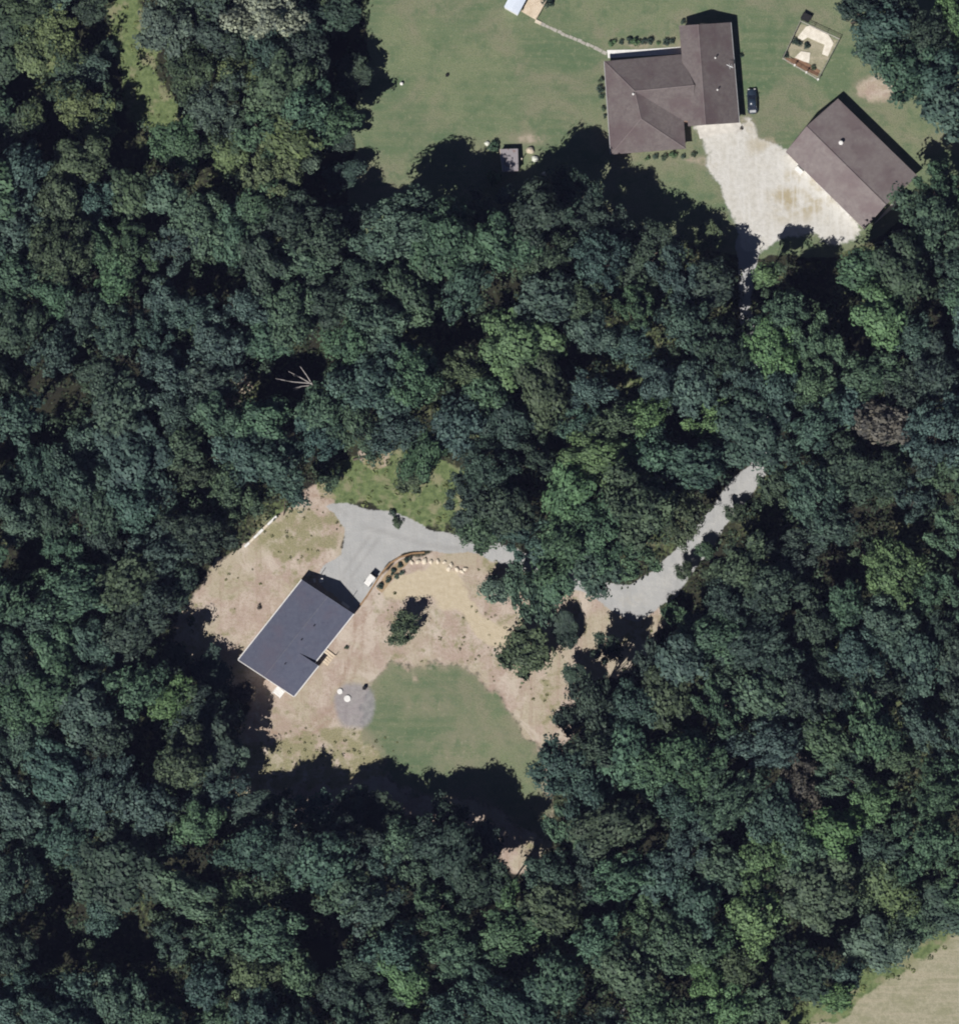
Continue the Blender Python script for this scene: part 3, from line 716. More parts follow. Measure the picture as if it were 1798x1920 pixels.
def buggy(px, py, ang):
    o = empty('utility_buggy', at(px, py, 0), 'white utility buggy with black wheels on the gravel pad by the planted bank', 'buggy', rz=ang)
    m = MB(); m.box((-.1, 0, .62), (2.3, 1.15, .3)).box((-.85, 0, .92), (.9, 1.2, .34)); m.build('body', MAT['white'], o, (0, 0, 0), .06)
    MB().box((.05, 0, 1.88), (1.45, 1.25, .07)).build('canopy', MAT['white'], o, (0, 0, 0), .02)
    MB().box((.95, 0, .78), (.6, 1.05, .22), 0, .85).build('hood', MAT['black'], o, (0, 0, 0), .05)
    MB().box((-.05, 0, .95), (.5, 1.0, .16)).box((-.32, 0, 1.2), (.12, 1.0, .45)).build('seat', MAT['black'], o, (0, 0, 0), .03)
    for sx in (.7, -.6):
        for sy in (-.55, .55):
            MB().tube((sx, sy, .7), (sx * .9, sy, 1.86), .03).build('roof_post', MAT['black'], o, (0, 0, 0))
    for sx in (.95, -.9):
        for sy in (-.62, .62): wheel_mb((sx, sy, .3), .3, .24, (0, 1, 0)).build('wheel', MAT['black'], o, (0, 0, 0))
buggy(695, 1087, math.radians(52))

def simple(name, label, cat, mb, mat, group=None, origin=(0, 0, 0), **k):
    o = mb.build(name, mat, None, origin, **k); o.location = origin
    return tag(o, label, cat, group)

def lid(px, py, r, label):
    p = at(px, py, .1)
    o = empty('tank_lid', at(px, py, 0), label, 'tank lid', 'white tank lids in the stone circle')
    MB().tube((p.x, p.y, 0), (p.x, p.y, .22), r * 1.05, r, 20).build('riser', MAT['white'], o)
    MB().tube((p.x, p.y, .22), (p.x, p.y, .30), r * 1.1, r * .9, 20).build('cover', MAT['white'], o)
lid(637.5, 1296.5, .48, 'upper white round tank lid in the grey stone circle')
lid(651.5, 1310, .58, 'lower and larger white round tank lid in the grey stone circle')

def bin_(px, py, label, sx, sy, sz, mat, ang=0, cat='bin', name='storage_bin'):
    p = at(px, py, 0)
    o = empty(name, p, label, cat)
    MB().box((p.x, p.y, sz * .45), (sx * .92, sy * .92, sz * .9), ang, 1.06).build('body', MAT[mat], o, bevel=.03)
    MB().box((p.x, p.y, sz * .95), (sx * 1.05, sy * 1.05, sz * .1), ang).build('lid', MAT[mat], o, bevel=.02)
    return o
bin_(683, 1291, 'small black bin on the edge of the grey stone circle', .6, .6, .9, 'black')
bin_(1497.5, 320, 'white chest standing against the long wall of the brown barn', 1.5, .8, .9, 'white', -.77, 'chest', 'storage_chest')
bin_(590, 1089, 'narrow white bin in front of the grey house, beside the square one', .4, .7, 1.0, 'white', .2)
bin_(602.5, 1089, 'square white bin in front of the grey house garage', .7, .7, 1.1, 'white', .2)
bin_(1511, 33, 'black compost bin outside the top corner of the fenced garden', 1.7, 1.3, 1.0, 'black', -.5, 'compost bin', 'compost_bin')
bin_(838, 141, 'tiny black box alone on the open lawn', .5, .5, .5, 'black')
o = empty('lawn_ball', at(753, 156, .3), 'white ball lying alone on the open lawn', 'ball')
m = MB()
rings = [[(math.cos(t) * math.sin(a) * .35, math.sin(t) * math.sin(a) * .35, .05 - math.cos(a) * .35) for t in np.linspace(0, 2 * math.pi, 13)[:-1]] for a in np.linspace(.15, 2.99, 8)]
m.loft(rings).build('shell', MAT['white'], o, (0, 0, 0), smooth=True)
o = empty('garden_bench', at(648, 1135, 0), 'white bench under the end gable of the grey-roofed house', 'bench', rz=math.radians(-38))
MB().box((0, 0, .45), (1.7, .5, .06)).build('seat', MAT['white'], o, (0, 0, 0))
MB().box((0, .27, .75), (1.7, .05, .4)).build('backrest', MAT['white'], o, (0, 0, 0))
for sx in (-.75, .75):
    for sy in (-.2, .24): MB().box((sx, sy, .21), (.07, .07, .42)).build('leg', MAT['white'], o, (0, 0, 0))
def post(px, py, h, label, lean=(0, 0), r=.07, mat='bark'):
    p = at(px, py, 0); q = p + Vector((lean[0], lean[1], h))
    o = empty('yard_post', p, label, 'post')
    MB().tube(p, q, r, r * .85, 8).build('shaft', MAT[mat], o)
    MB().tube(q, q + Vector((0, 0, .06)), r * 1.4, r * .5, 8).build('cap', MAT[mat], o)
post(601.5, 1078, 1.9, 'slim dark post at the left corner of the gravel pad', r=.06)
post(660.5, 1121, 1.9, 'slim dark post between the bench and the planted bank', r=.06)
post(532, 966, 3.6, 'tall dark post at the upper end of the white wall', (.4, 2.2), r=.11, mat='bark')
post(978, 300, 1.6, 'pale post between the rusty shed and the tan covered heap', (0, .1), r=.1, mat='stone')

def low_wall():
    o = empty('retaining_wall', at(489, 997, 0), 'low white retaining wall between bare soil and the woods', 'wall')
    a, b = at(519, 968, 0), at(459, 1026, 0); d = b - a; ang = math.atan2(d.y, d.x)
    for i in range(7):
        c = a + d * ((i + .5) / 7)
        MB().box((c.x, c.y, .35), (d.length / 7 * .98, .42 + R.uniform(-.03, .12), .7 + R.uniform(-.05, .05)), ang + R.uniform(-.03, .03)).build('block', MAT['stone' if i % 3 == 2 else 'white'], o, bevel=.03)
low_wall()

def blob(seed, rx, ry, rz, n=10):
    rr = random.Random(seed); m = MB(); rings = []
    ks = [rr.uniform(.75, 1.15) for _ in range(n)]
    for i, a in enumerate((.02, .5, 1.0, 1.5)):
        s = math.sin(a); rings.append([(math.cos(2 * math.pi * j / n) * rx * s * ks[j] + .02, math.sin(2 * math.pi * j / n) * ry * s * ks[(j + 3) % n], rz * math.cos(a) * rr.uniform(.9, 1.08)) for j in range(n)])
    rings.append([(p[0] * 1.02, p[1] * 1.02, -.1) for p in rings[-1]])
    return m.loft(rings)
SOUTH_STONES = [(772, 1054), (784, 1053), (796, 1052), (808, 1053), (821, 1053), (833, 1054), (846, 1060), (857, 1067), (866, 1071), (872, 1067), (842, 1066)]
for i, (x, y) in enumerate(SOUTH_STONES):
    s = R.uniform(.45, .75)
    o = blob(50 + i, s, s * .7, s * .7).build('edging_stone', MAT['stone'], None, (0, 0, 0), smooth=True)
    o.location = at(x, y, 0); o.rotation_euler = (0, 0, R.uniform(0, 6))
    nth = ['leftmost', 'second', 'third', 'fourth', 'fifth', 'sixth', 'seventh', 'eighth', 'ninth', 'tenth'][i] if i < 10 else ''
    tag(o, (f'{nth} pale stone from the left in the row edging the sand' if 0 < i < 10 else 'leftmost pale stone in the row edging the sand' if i == 0 else 'pale stone just below the row edging the sand'), 'stone', 'pale stones edging the sand patch')
for i, (x, y, rx, ry, rz, mat, lab) in enumerate(((994, 281, .85, .75, .9, 'tan_tarp', 'tan covered heap beside the rusty shed'), (1003, 297, .75, .7, .7, 'pale_tarp', 'pale grey-green covered heap below the tan one'), (1020, 326, .5, .45, .5, 'stone', 'small pale boulder in shade below the covered heaps'), (913, 268, .6, .5, .5, 'pale_tarp', 'pale round boulder on the lawn left of the rusty shed'))):
    o = blob(80 + i, rx, ry, rz).build('covered_heap' if i < 2 else 'boulder', MAT[mat], None, (0, 0, 0), smooth=True); o.location = at(x, y, 0)
    tag(o, lab, 'heap' if i < 2 else 'boulder')

def bank():
    o = empty('timber_edging', at(716, 1100, 0), 'brown timber edging curving between the gravel pad and the mulch bed', 'edging')
    pts = [(672, 1140), (688, 1118), (702, 1096), (716, 1074), (732, 1056), (750, 1045), (772, 1038), (796, 1036)]
    for a, b in zip(pts, pts[1:]):
        A, B = at(*a), at(*b); d = B - A; c = (A + B) / 2
        MB().box((c.x, c.y, .15), (d.length * .99, .32, .34), math.atan2(d.y, d.x)).build('beam', MAT['brown_wood'], o, bevel=.02)
    bd = empty('mulch_bed', at(730, 1080, 0), 'strip of orange-brown mulch with small bushes above the sand patch', 'planting bed')
    P = [(706, 1104), (720, 1080), (736, 1062), (752, 1050), (768, 1046), (764, 1058), (746, 1074), (730, 1094), (716, 1112)]
    m = MB(); top = [at(x, y, .12) for x, y in P]; m.loft([[v - Vector((0, 0, .2)) for v in top], top]); m.build('mulch', mottled('orange_mulch', (0.28, 0.20, 0.12), (0.38, 0.29, 0.19), 2.0), bd)
bank()

def fenced_garden():
    C = [(1500, 40), (1573, 74), (1533, 150), (1467, 110)]
    o = empty('garden_fence', at(1519, 94, 0), 'square rail fence with white posts around the vegetable garden', 'fence')
    for i in range(4):
        a, b = C[i], C[(i + 1) % 4]
        n = 3
        for k in range(n):
            t = k / n; x, y = a[0] * (1 - t) + b[0] * t, a[1] * (1 - t) + b[1] * t
            p = at(x, y, 0); bright = i == 2
            MB().tube(p, p + Vector((0, 0, 1.45)), .09 if bright else .06, .09 if bright else .06, 8).tube(p + Vector((0, 0, 1.45)), p + Vector((0, 0, 1.58)), .2 if bright else .07, .16 if bright else .05, 8).build('post', MAT['white' if bright else 'grey_wood'], o)
        for z in (.45, 1.0, 1.38):
            A, B = at(*a, 0), at(*b, 0); A.z = B.z = z
            MB().tube(A, B, .045 if z > 1.3 else .025, None, 6).build('rail', MAT['grey_wood'], o)
        A, B = at(*a, 0), at(*b, 0)
        m = MB(); nn = 30
        for k in range(1, nn):
            q = A.lerp(B, k / nn); m.tube(q + Vector((0, 0, .05)), q + Vector((0, 0, 1.36)), .012, None, 4, False)
        m.build('wire_mesh', MAT['steel'], o)
    def bed(pts, label, mat, name='garden_bed', z=.14):
        b = empty(name, at(*pts[0]), label, 'garden bed')
        top = [at(x, y, z) for x, y in pts]
        MB().loft([[v - Vector((0, 0, z + .05)) for v in top], top]).build('surface', MAT[mat], b)
    bed([(1495, 69), (1511, 49), (1518, 47), (1553, 64), (1563, 80), (1552, 105), (1541, 100), (1546, 83), (1514, 69), (1505, 75)], 'pale hook-shaped straw bed along two sides of the fenced garden', 'pale_mulch')
    bed([(1490, 107), (1502, 95), (1519, 98), (1517, 117), (1508, 115)], 'small pale straw bed in the lower half of the fenced garden', 'pale_mulch')
    bed([(1472, 108), (1500, 109), (1538, 132), (1533, 142), (1500, 126), (1476, 116)], 'dark brown mulch bed along the lower side of the fenced garden', 'mulch', z=.1)
fenced_garden()

# ---------------------------------------------------------------- foliage
def leaf_mesh(name, cen, nor, size, tint, rs):
    n = len(cen)
    nor = nor / np.linalg.norm(nor, axis=1)[:, None]
    h = rs.randn(n, 3); t = np.cross(nor, h); t /= np.linalg.norm(t, axis=1)[:, None] + 1e-9
    b = np.cross(nor, t)
    s = size[:, None]; asp = (0.62 + 0.3 * rs.rand(n))[:, None]
    V = np.stack([cen + t * s, cen + b * s * asp, cen - t * s, cen - b * s * asp], 1)
    V[:, 1] += nor * s * .18; V[:, 3] += nor * s * .18
    me = bpy.data.meshes.new(name)
    me.vertices.add(4 * n); me.vertices.foreach_set('co', V.reshape(-1).astype(np.float32))
    me.loops.add(4 * n); me.loops.foreach_set('vertex_index', np.arange(4 * n, dtype=np.int32))
    me.polygons.add(n); me.polygons.foreach_set('loop_start', np.arange(0, 4 * n, 4, dtype=np.int32))
    me.update(calc_edges=True)
    a = me.attributes.new('tint', 'FLOAT', 'FACE'); a.data.foreach_set('value', tint.astype(np.float32))
    me.materials.append(MAT['leaf'])
    return me

def rand_dirs(rs, n, zmin=-1.0):
    z = zmin + (1 - zmin) * rs.rand(n); t = rs.rand(n) * 2 * math.pi; r = np.sqrt(1 - z * z)
    return np.stack([r * np.cos(t), r * np.sin(t), z], 1)

def crown_data(seed, Rc, Hc, zc, dens=1.0, leaf=0.2, ragged=0.0, clump=(.42, .98), tidy=.38):
    """lobed crown: big limbs' masses, small clumps on them, leaf-sized faces on the clumps"""
    rs = np.random.RandomState(seed)
    nb = rs.randint(8, 13); big = []
    big.append((np.array([rs.uniform(-.15, .15) * Rc, rs.uniform(-.15, .15) * Rc, zc + Hc * .55]), Rc * .46))
    a0 = rs.rand() * 6.28
    for i in range(nb):
        a = a0 + 6.28 * i / nb + rs.uniform(-.3, .3); d = Rc * rs.uniform(.40, .92)
        big.append((np.array([math.cos(a) * d, math.sin(a) * d, zc + Hc * rs.uniform(-.25, .42)]), Rc * rs.uniform(.20, .44)))
    for i in range(3):
        a = rs.rand() * 6.28; d = Rc * rs.uniform(.2, .4)
        big.append((np.array([math.cos(a) * d, math.sin(a) * d, zc + Hc * rs.uniform(.25, .7)]), Rc * rs.uniform(.24, .34)))
    C, N, S, T = [], [], [], []
    for bc, br in big:
        ns = int(5 + 22 * (br / 2.2) ** 1.6)
        for d in rand_dirs(rs, ns, -.35):
            p = bc + d * br * rs.uniform(.62, 1.0)
            if any(np.linalg.norm(p - oc) < orr * .62 for oc, orr in big if orr is not br): continue
            if rs.rand() < .16 + ragged: continue
            r = rs.uniform(*clump)
            nl = max(8, int(dens * 15 * r * r / (leaf * leaf) * .16))
            dd = rand_dirs(rs, nl, -.55)
            C.append(p + dd * (r * (0.55 + 0.55 * rs.rand(nl)))[:, None] * np.array([1.1, 1.1, .8]))
            N.append(dd * .9 + d * .5 + rs.randn(nl, 3) * tidy + np.array([0, 0, .30]))
            S.append(leaf * (0.65 + .75 * rs.rand(nl)))
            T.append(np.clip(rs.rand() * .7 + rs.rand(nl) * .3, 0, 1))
    for bc, br in big if dens > .6 and leaf > .15 else []:         # leafy heart added to stop the sun, tinted darker as inner shade
        nl = int(16 + 20 * br)
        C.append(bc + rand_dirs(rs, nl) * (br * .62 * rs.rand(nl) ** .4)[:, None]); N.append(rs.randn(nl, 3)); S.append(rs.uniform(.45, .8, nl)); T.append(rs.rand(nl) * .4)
    return np.concatenate(C), np.concatenate(N), np.concatenate(S), np.concatenate(T), big, rs

def trunk_mesh(name, H, big, r0, seed):
    rr = random.Random(seed); m = MB()
    pts = [Vector((0, 0, -.3)), Vector((rr.uniform(-.2, .2), rr.uniform(-.2, .2), H * .3)), Vector((rr.uniform(-.4, .4), rr.uniform(-.4, .4), H * .6)), Vector((big[0][0][0] * .8, big[0][0][1] * .8, H * .86))]
    rad = [r0 * 1.25, r0 * .8, r0 * .5, r0 * .14]
    for i in range(3): m.tube(pts[i], pts[i + 1], rad[i], rad[i + 1], 8, i == 2)
    for c, b in big[1:]:
        s = pts[1].lerp(pts[2], rr.uniform(.1, .95)); e = Vector(c); mid = s.lerp(e, .5) + Vector((0, 0, -.3))
        m.tube(s, mid, r0 * .33, r0 * .22, 6, False); m.tube(mid, e, r0 * .22, r0 * .07, 6)
    return m.mesh(name, MAT['bark'], (0, 0, 0))

STYLE = [(.95, .27, .05, (.45, 1.0), .34), (1.0, .21, .14, (.32, .72), .38), (.95, .33, .10, (.6, 1.3), .28), (.9, .25, .26, (.4, 1.05), .42), (1.05, .30, .0, (.5, .9), .30)]
PROTO = []            # (crown mesh, trunk mesh, radius, height)
for k in range(15):
    Rc = (3.3, 4.8, 6.4)[k % 3] * (0.94 + .12 * ((k * 37) % 10) / 10)
    H = 11.5 + 1.55 * Rc + (k % 4) * .5
    Hc = Rc * (0.75 + .12 * (k % 3)); zc = H - Hc * 1.05
    C, N, S, T, big, rs = crown_data(100 + k, Rc, Hc, zc, *STYLE[k // 3])
    PROTO.append((leaf_mesh('crown', C, N, S, T, rs), trunk_mesh('trunk', H, big, .17 + .035 * Rc, k), Rc, H))
# thin, open crowns for the scrubby trees in the yard
SPARSE = []
for k in range(3):
    Rc = 3.0 + .5 * k; H = 7.0 + k
    C, N, S, T, big, rs = crown_data(300 + k, Rc, 2.2, H - 2.4, .72, .2, .32)
    SPARSE.append((leaf_mesh('crown', C, N, S, T, rs), trunk_mesh('trunk', H, big, .16, 40 + k), Rc, H))

def n_leaf(mesh): return len(mesh.polygons)
HUES = {                                   # base leaf colours
    'blue-green': (0.055, 0.095, 0.087), 'dark green': (0.043, 0.070, 0.060), 'mid green': (0.065, 0.115, 0.080),
    'bright green': (0.089, 0.156, 0.083), 'olive': (0.064, 0.095, 0.064), 'yellow-green': (0.098, 0.138, 0.078),
    'grey-green': (0.077, 0.118, 0.098), 'pale silvery': (0.231, 0.270, 0.220), 'russet': (0.101, 0.092, 0.087)}
TREES = []            # px, py, radius px, hue (None = chosen by position)
def T(s, h=None):
    for q in s.split(';'):
        a = q.split(); TREES.append((float(a[0]), float(a[1]), float(a[2]), a[3].replace('_', ' ') if len(a) > 3 else h))
# woods edge, west side of the upper lawn
T('565 205 52 mid_green;618 228 40 mid_green;520 160 46 olive;500 250 44 mid_green;548 262 34 yellow-green;560 95 44 dark_green;508 100 40 dark_green;490 22 58 pale_silvery;575 30 40 dark_green;640 28 30 dark_green;500 318 46 yellow-green;577 305 24 grey-green;545 405 40 dark_green;600 452 44 dark_green;560 480 44 mid_green;488 400 44 mid_green')
# south edge of the upper lawn
T('770 430 66 blue-green;838 452 58 mid_green;708 455 34 blue-green;686 408 18 grey-green;900 408 36 dark_green;935 458 46 mid_green;955 372 26 grey-green;1000 400 48 dark_green;1062 380 56 dark_green;1130 420 50 dark_green;1020 480 52 olive;1200 480 58 dark_green;1120 490 50 blue-green;1262 520 44 blue-green;1326 440 26 yellow-green;1330 540 46 dark_green;1436 515 24 bright_green;1470 590 50 mid_green;1450 655 44 bright_green;1535 640 42 mid_green;1618 500 40 mid_green;1690 515 48 olive;1652 595 44 bright_green;1740 410 58 mid_green;1690 470 30 blue-green;1758 352 38 mid_green;1795 500 50 blue-green;1790 360 40 mid_green')
# top right corner
T('1668 40 62 blue-green;1735 70 60 dark_green;1640 96 34 blue-green;1700 130 48 mid_green;1756 150 42 blue-green;1790 30 50 bright_green;1790 205 46 blue-green;1610 14 34 dark_green')
# north and west of the lower clearing
T('432 925 52 olive;376 1000 50 dark_green;290 1040 46 blue-green;284 1126 42 dark_green;240 1100 46 olive;250 1180 44 dark_green;520 868 58 blue-green;590 820 46 blue-green;452 850 46 blue-green;672 800 52 mid_green;610 760 46 mid_green;742 812 40 blue-green;800 850 44 mid_green;850 800 44 blue-green;690 720 62 blue-green;780 700 50 mid_green;655 640 50 mid_green;700 590 54 blue-green;770 540 60 mid_green;610 560 50 dark_green;545 590 44 mid_green;495 640 40 mid_green;760 884 36 dark_green;920 880 50 dark_green;880 930 40 dark_green;950 950 42 dark_green;905 962 40 olive;985 1005 40 blue-green')
# over the driveway and east of the clearing
T('1062 925 46 bright_green;1130 1000 62 mid_green;1050 1030 56 mid_green;1190 940 66 olive;1110 1060 46 blue-green;1190 1040 44 mid_green;1265 945 50 olive;1130 860 56 bright_green;1230 850 52 mid_green;1310 880 44 blue-green;1460 900 42 olive;1520 930 52 blue-green;1390 1060 48 olive;1365 1130 50 dark_green;1440 1100 56 dark_green;1330 1200 46 mid_green;1405 1200 50 dark_green;1280 1240 34 blue-green;1480 1040 46 dark_green;1240 1300 46 olive;1180 1330 40 blue-green;1076 1268 22 dark_green;1008 1216 20 olive;1110 1320 42 dark_green;1048 1440 44 blue-green;1110 1400 40 dark_green;1170 1400 46 mid_green;1100 1490 50 blue-green;1075 1560 42 mid_green;1060 1350 26 dark_green;1150 1550 48 olive')
# south of the clearing
T('480 1590 56 blue-green;545 1580 50 dark_green;400 1480 46 blue-green;345 1420 52 olive;372 1345 44 dark_green;320 1310 36 bright_green;320 1240 34 dark_green;398 1400 34 dark_green;600 1610 48 blue-green;655 1580 48 dark_green;700 1620 40 blue-green;740 1600 44 dark_green;808 1578 50 dark_green;860 1610 44 dark_green;900 1650 44 dark_green;850 1530 30 dark_green;780 1640 40 mid_green;950 1672 28 bright_green;1030 1640 36 blue-green;1040 1710 46 olive;960 1750 48 mid_green;690 1700 46 blue-green;640 1660 44 mid_green;820 1720 44 mid_green;850 1790 52 mid_green;730 1780 42 blue-green;760 1830 40 bright_green;1180 1820 72 olive;1120 1760 40 mid_green')
# beside the pasture
T('1588 1832 30 blue-green;1640 1775 48 grey-green;1705 1740 50 mid_green;1772 1712 46 blue-green;1570 1870 26 bright_green;1440 1895 44 mid_green;1500 1830 48 dark_green;1640 1660 44 yellow-green;1690 1690 36 yellow-green;1560 1560 44 bright_green;1430 1610 52 bright_green;1420 1720 56 bright_green;1500 1480 46 russet;1650 800 40 russet;1740 1580 60 mid_green;1760 1490 50 mid_green')
# upper left, paler woods
T('95 60 56 yellow-green;40 30 44 olive;60 105 34 yellow-green;170 20 30 dark_green;195 95 30 blue-green;160 135 36 grey-green;140 200 40 yellow-green;180 235 32 yellow-green;310 50 44 grey-green;350 120 50 olive;400 60 50 dark_green;400 200 56 grey-green;330 270 40 mid_green;60 215 30 yellow-green;430 280 36 yellow-green;250 365 34 olive;110 370 56 olive;40 330 44 blue-green;380 420 44 mid_green;440 440 40 mid_green;310 370 34 grey-green;250 470 44 mid_green;120 470 56 olive;40 520 54 mid_green')

GAPS = [(35, 172, 44, 44), (160, 62, 40, 44), (195, 150, 22, 26), (232, 285, 48, 46), (305, 300, 22, 44), (402, 335, 26, 34), (272, 425, 40, 36), (110, 245, 34, 22), (620, 95, 60, 66), (650, 290, 34, 120), (600, 350, 44, 40), (312, 515, 44, 22), (402, 545, 34, 36), (115, 742, 44, 44), (152, 668, 14, 28), (75, 828, 40, 24), (372, 845, 18, 18), (570, 690, 56, 44), (530, 742, 46, 26), (765, 592, 50, 20), (838, 622, 42, 46), (860, 765, 22, 36), (945, 570, 32, 48), (1170, 728, 36, 42), (1065, 648, 14, 18), (1250, 642, 16, 18), (1395, 540, 20, 76), (1520, 510, 52, 66), (1600, 610, 18, 76), (1762, 590, 34, 26), (40, 1052, 20, 24), (220, 1215, 24, 36), (270, 1385, 36, 44), (440, 1330, 34, 120), (120, 1690, 36, 36), (112, 1778, 40, 52), (240, 1765, 54, 44), (392, 1622, 34, 44), (300, 1852, 50, 34), (540, 1500, 90, 40), (610, 1752, 54, 40), (562, 1700, 30, 20), (725, 1690, 20, 36), (920, 1700, 24, 50), (1120, 1690, 50, 24), (1005, 1792, 50, 20), (1268, 1860, 44, 34), (1512, 1552, 34, 16), (1450, 1652, 50, 16), (1580, 1722, 44, 20), (1486, 1782, 40, 30), (1545, 1820, 20, 44), (1682, 1580, 16, 36), (1462, 1880, 20, 20), (1440, 975, 18, 36), (1562, 1060, 20, 36), (1655, 980, 50, 20), (1726, 1000, 26, 24), (970, 905, 24, 26), (1300, 1130, 30, 40), (455, 715, 16, 30)]

# openings the sun reaches: trees round them are only as tall as leaves them in the light
OPEN = [
    [(600, 905), (560, 930), (516, 952), (446, 1016), (398, 1045), (385, 1095), (345, 1150), (345, 1195), (380, 1235), (440, 1230), (470, 1300), (480, 1395), (465, 1440), (640, 1455), (700, 1420), (760, 1480), (800, 1450), (880, 1435), (940, 1490), (1000, 1530), (1030, 1480), (1000, 1420), (1020, 1370), (1050, 1250), (1030, 1200), (930, 1190), (900, 1130), (870, 1060), (805, 1010), (850, 990), (862, 900), (810, 868), (700, 850), (640, 870)],
    [(690, 0), (700, 160), (672, 180), (678, 340), (740, 370), (790, 310), (850, 268), (920, 265), (1000, 285), (1030, 250), (1080, 238), (1130, 262), (1145, 290), (1220, 296), (1226, 360), (1290, 405), (1330, 380), (1350, 430), (1390, 450), (1440, 455), (1470, 428), (1550, 455), (1620, 440), (1700, 330), (1760, 220), (1700, 190), (1620, 100), (1570, 0)],
    [(1172, 1120), (1240, 1092), (1290, 1040), (1330, 985), (1385, 905), (1420, 900), (1400, 950), (1345, 1020), (1280, 1095), (1258, 1160), (1190, 1172)],
    [(204, -20), (276, -20), (302, 120), (345, 228), (240, 246), (204, 130)],
    [(1082, 1115), (1112, 1125), (1132, 1180), (1125, 1245), (1100, 1240), (1085, 1180)],
    [(1186, 1165), (1250, 1158), (1226, 1200), (1182, 1214)],
    [(925, 255), (1012, 255), (1012, 306), (980, 330), (935, 326)],
    [(1480, 1990), (1480, 1940), (1590, 1905), (1640, 1858), (1700, 1822), (1810, 1755), (1900, 1755), (1900, 1990)]]
def in_open(X, Y, margin=0.0): return np.maximum.reduce([poly_sd(X, Y, p) for p in OPEN]) > margin
RING = np.array([(0, 0)] + [(math.cos(a) * k, math.sin(a) * k) for k in (.45, .85) for a in np.linspace(0, 6.283, 9)[:-1]])
def shade_limit(px, py, rpx, h, f0=1.0):
    """largest share of its height at which the tree keeps its shadow off the openings"""
    f = f0
    while f > .36:
        L = .74 * h * f / math.tan(SUN_EL) / M
        x, y = px + math.sin(SUN_AZ) * -L, py + math.cos(SUN_AZ) * L
        if in_open(x + RING[:, 0] * rpx * .95, y + RING[:, 1] * rpx * .95, 3).mean() < .13: return f
        f -= .08
    return f
def thin_out():
    """hand-read crowns grow a little and those standing in one another go"""
    kept = []
    for x, y, r, h in TREES:
        r = r * (1.16 if r > 30 else 1.0)
        for _ in range(3):
            if in_open(x + RING[:, 0] * r, y + RING[:, 1] * r, 4).mean() > .16: r *= .84
        if in_open(x + RING[:, 0] * r, y + RING[:, 1] * r, 4).mean() > .3: continue
        if all((x - a) ** 2 + (y - b) ** 2 > (.47 * (r + c)) ** 2 for a, b, c, _ in kept): kept.append((x, y, r, h))
    TREES[:] = kept
thin_out()
FILL = 0.66
def fill_woods():
    rr = random.Random(5)
    cand = []
    for _ in range(26000):
        cand.append((rr.uniform(-70, 1850), rr.uniform(-40, 2000), rr.choice((40, 48, 54, 62, 72, 84))))
    X = np.array([c[0] for c in cand]); Y = np.array([c[1] for c in cand]); r = np.array([c[2] for c in cand])
    ok = np.ones(len(cand), bool)
    for poly in (LAWN, YARD, WEEDS_N, FIELD_EDGE, PAD, UPPER_GLADE, WHITE_GRAVEL): ok &= poly_sd(X, Y, poly) < -0.72 * r
    ok &= np.maximum.reduce([poly_sd(X, Y, p) for p in OPEN]) < -.8 * r
    for vx, vy, vr in ((1200, 1125, 40), (1245, 1085, 18), (1322, 1000, 16), (1400, 912, 8), (1215, 1170, 30), (1303, 1140, 4)): ok &= np.hypot(X - vx, Y - vy) > vr + .75 * r
    for gxx, gyy, rx, ry in GAPS: ok &= np.hypot((X - gxx) / (rx + .52 * r), (Y - gyy) / (ry + .52 * r)) > 1
    for i in np.nonzero(ok)[0]:
        x, y, q = cand[i]
        if all((x - a) ** 2 + (y - b) ** 2 > (FILL * (q + c)) ** 2 for a, b, c, _ in TREES): TREES.append((x, y, float(q), None))
fill_woods()

def region(px, py):
    if px < 690 and py < 480 and px > 480: return 'west of the upper lawn'
    if px <= 480 and py < 330: return 'in the paler upper-left woods'
    if py < 260 and px > 1560: return 'behind the fenced garden'
    if py < 560 and px > 1560: return 'below the brown barn'
    if py < 560 and px > 690: return 'south of the upper lawn'
    if px < 480 and py < 900: return 'in the western woods'
    if 900 <= py < 1480 and px < 470: return 'west of the grey house'
    if py < 900: return 'in the middle woods'
    if py < 1480 and px < 1500: return 'by the shaded driveway'
    if py < 1480: return 'in the eastern woods'
    if py < 1700 and px < 1000: return 'south of the bare yard'
    if px > 1400 and py > 1700: return 'near the dry pasture'
    return 'in the southern woods'
USED = set()
def tree_label(px, py, rpx, hue, pos):
    size = 'small' if rpx < 33 else 'large' if rpx > 52 else 'medium'
    a, b = round(px / 17.98), round(py / 19.20)
    for da, db in ((0, 0), (1, 0), (0, 1), (-1, 0), (0, -1), (1, 1), (-1, -1)):
        if (a + da, b + db) not in USED: a += da; b += db; break
    USED.add((a, b))
    a, b = max(0, min(100, a)), max(0, min(100, b))
    return f'{size} {hue} tree {pos}, {a} % across and {b} % down the photo'

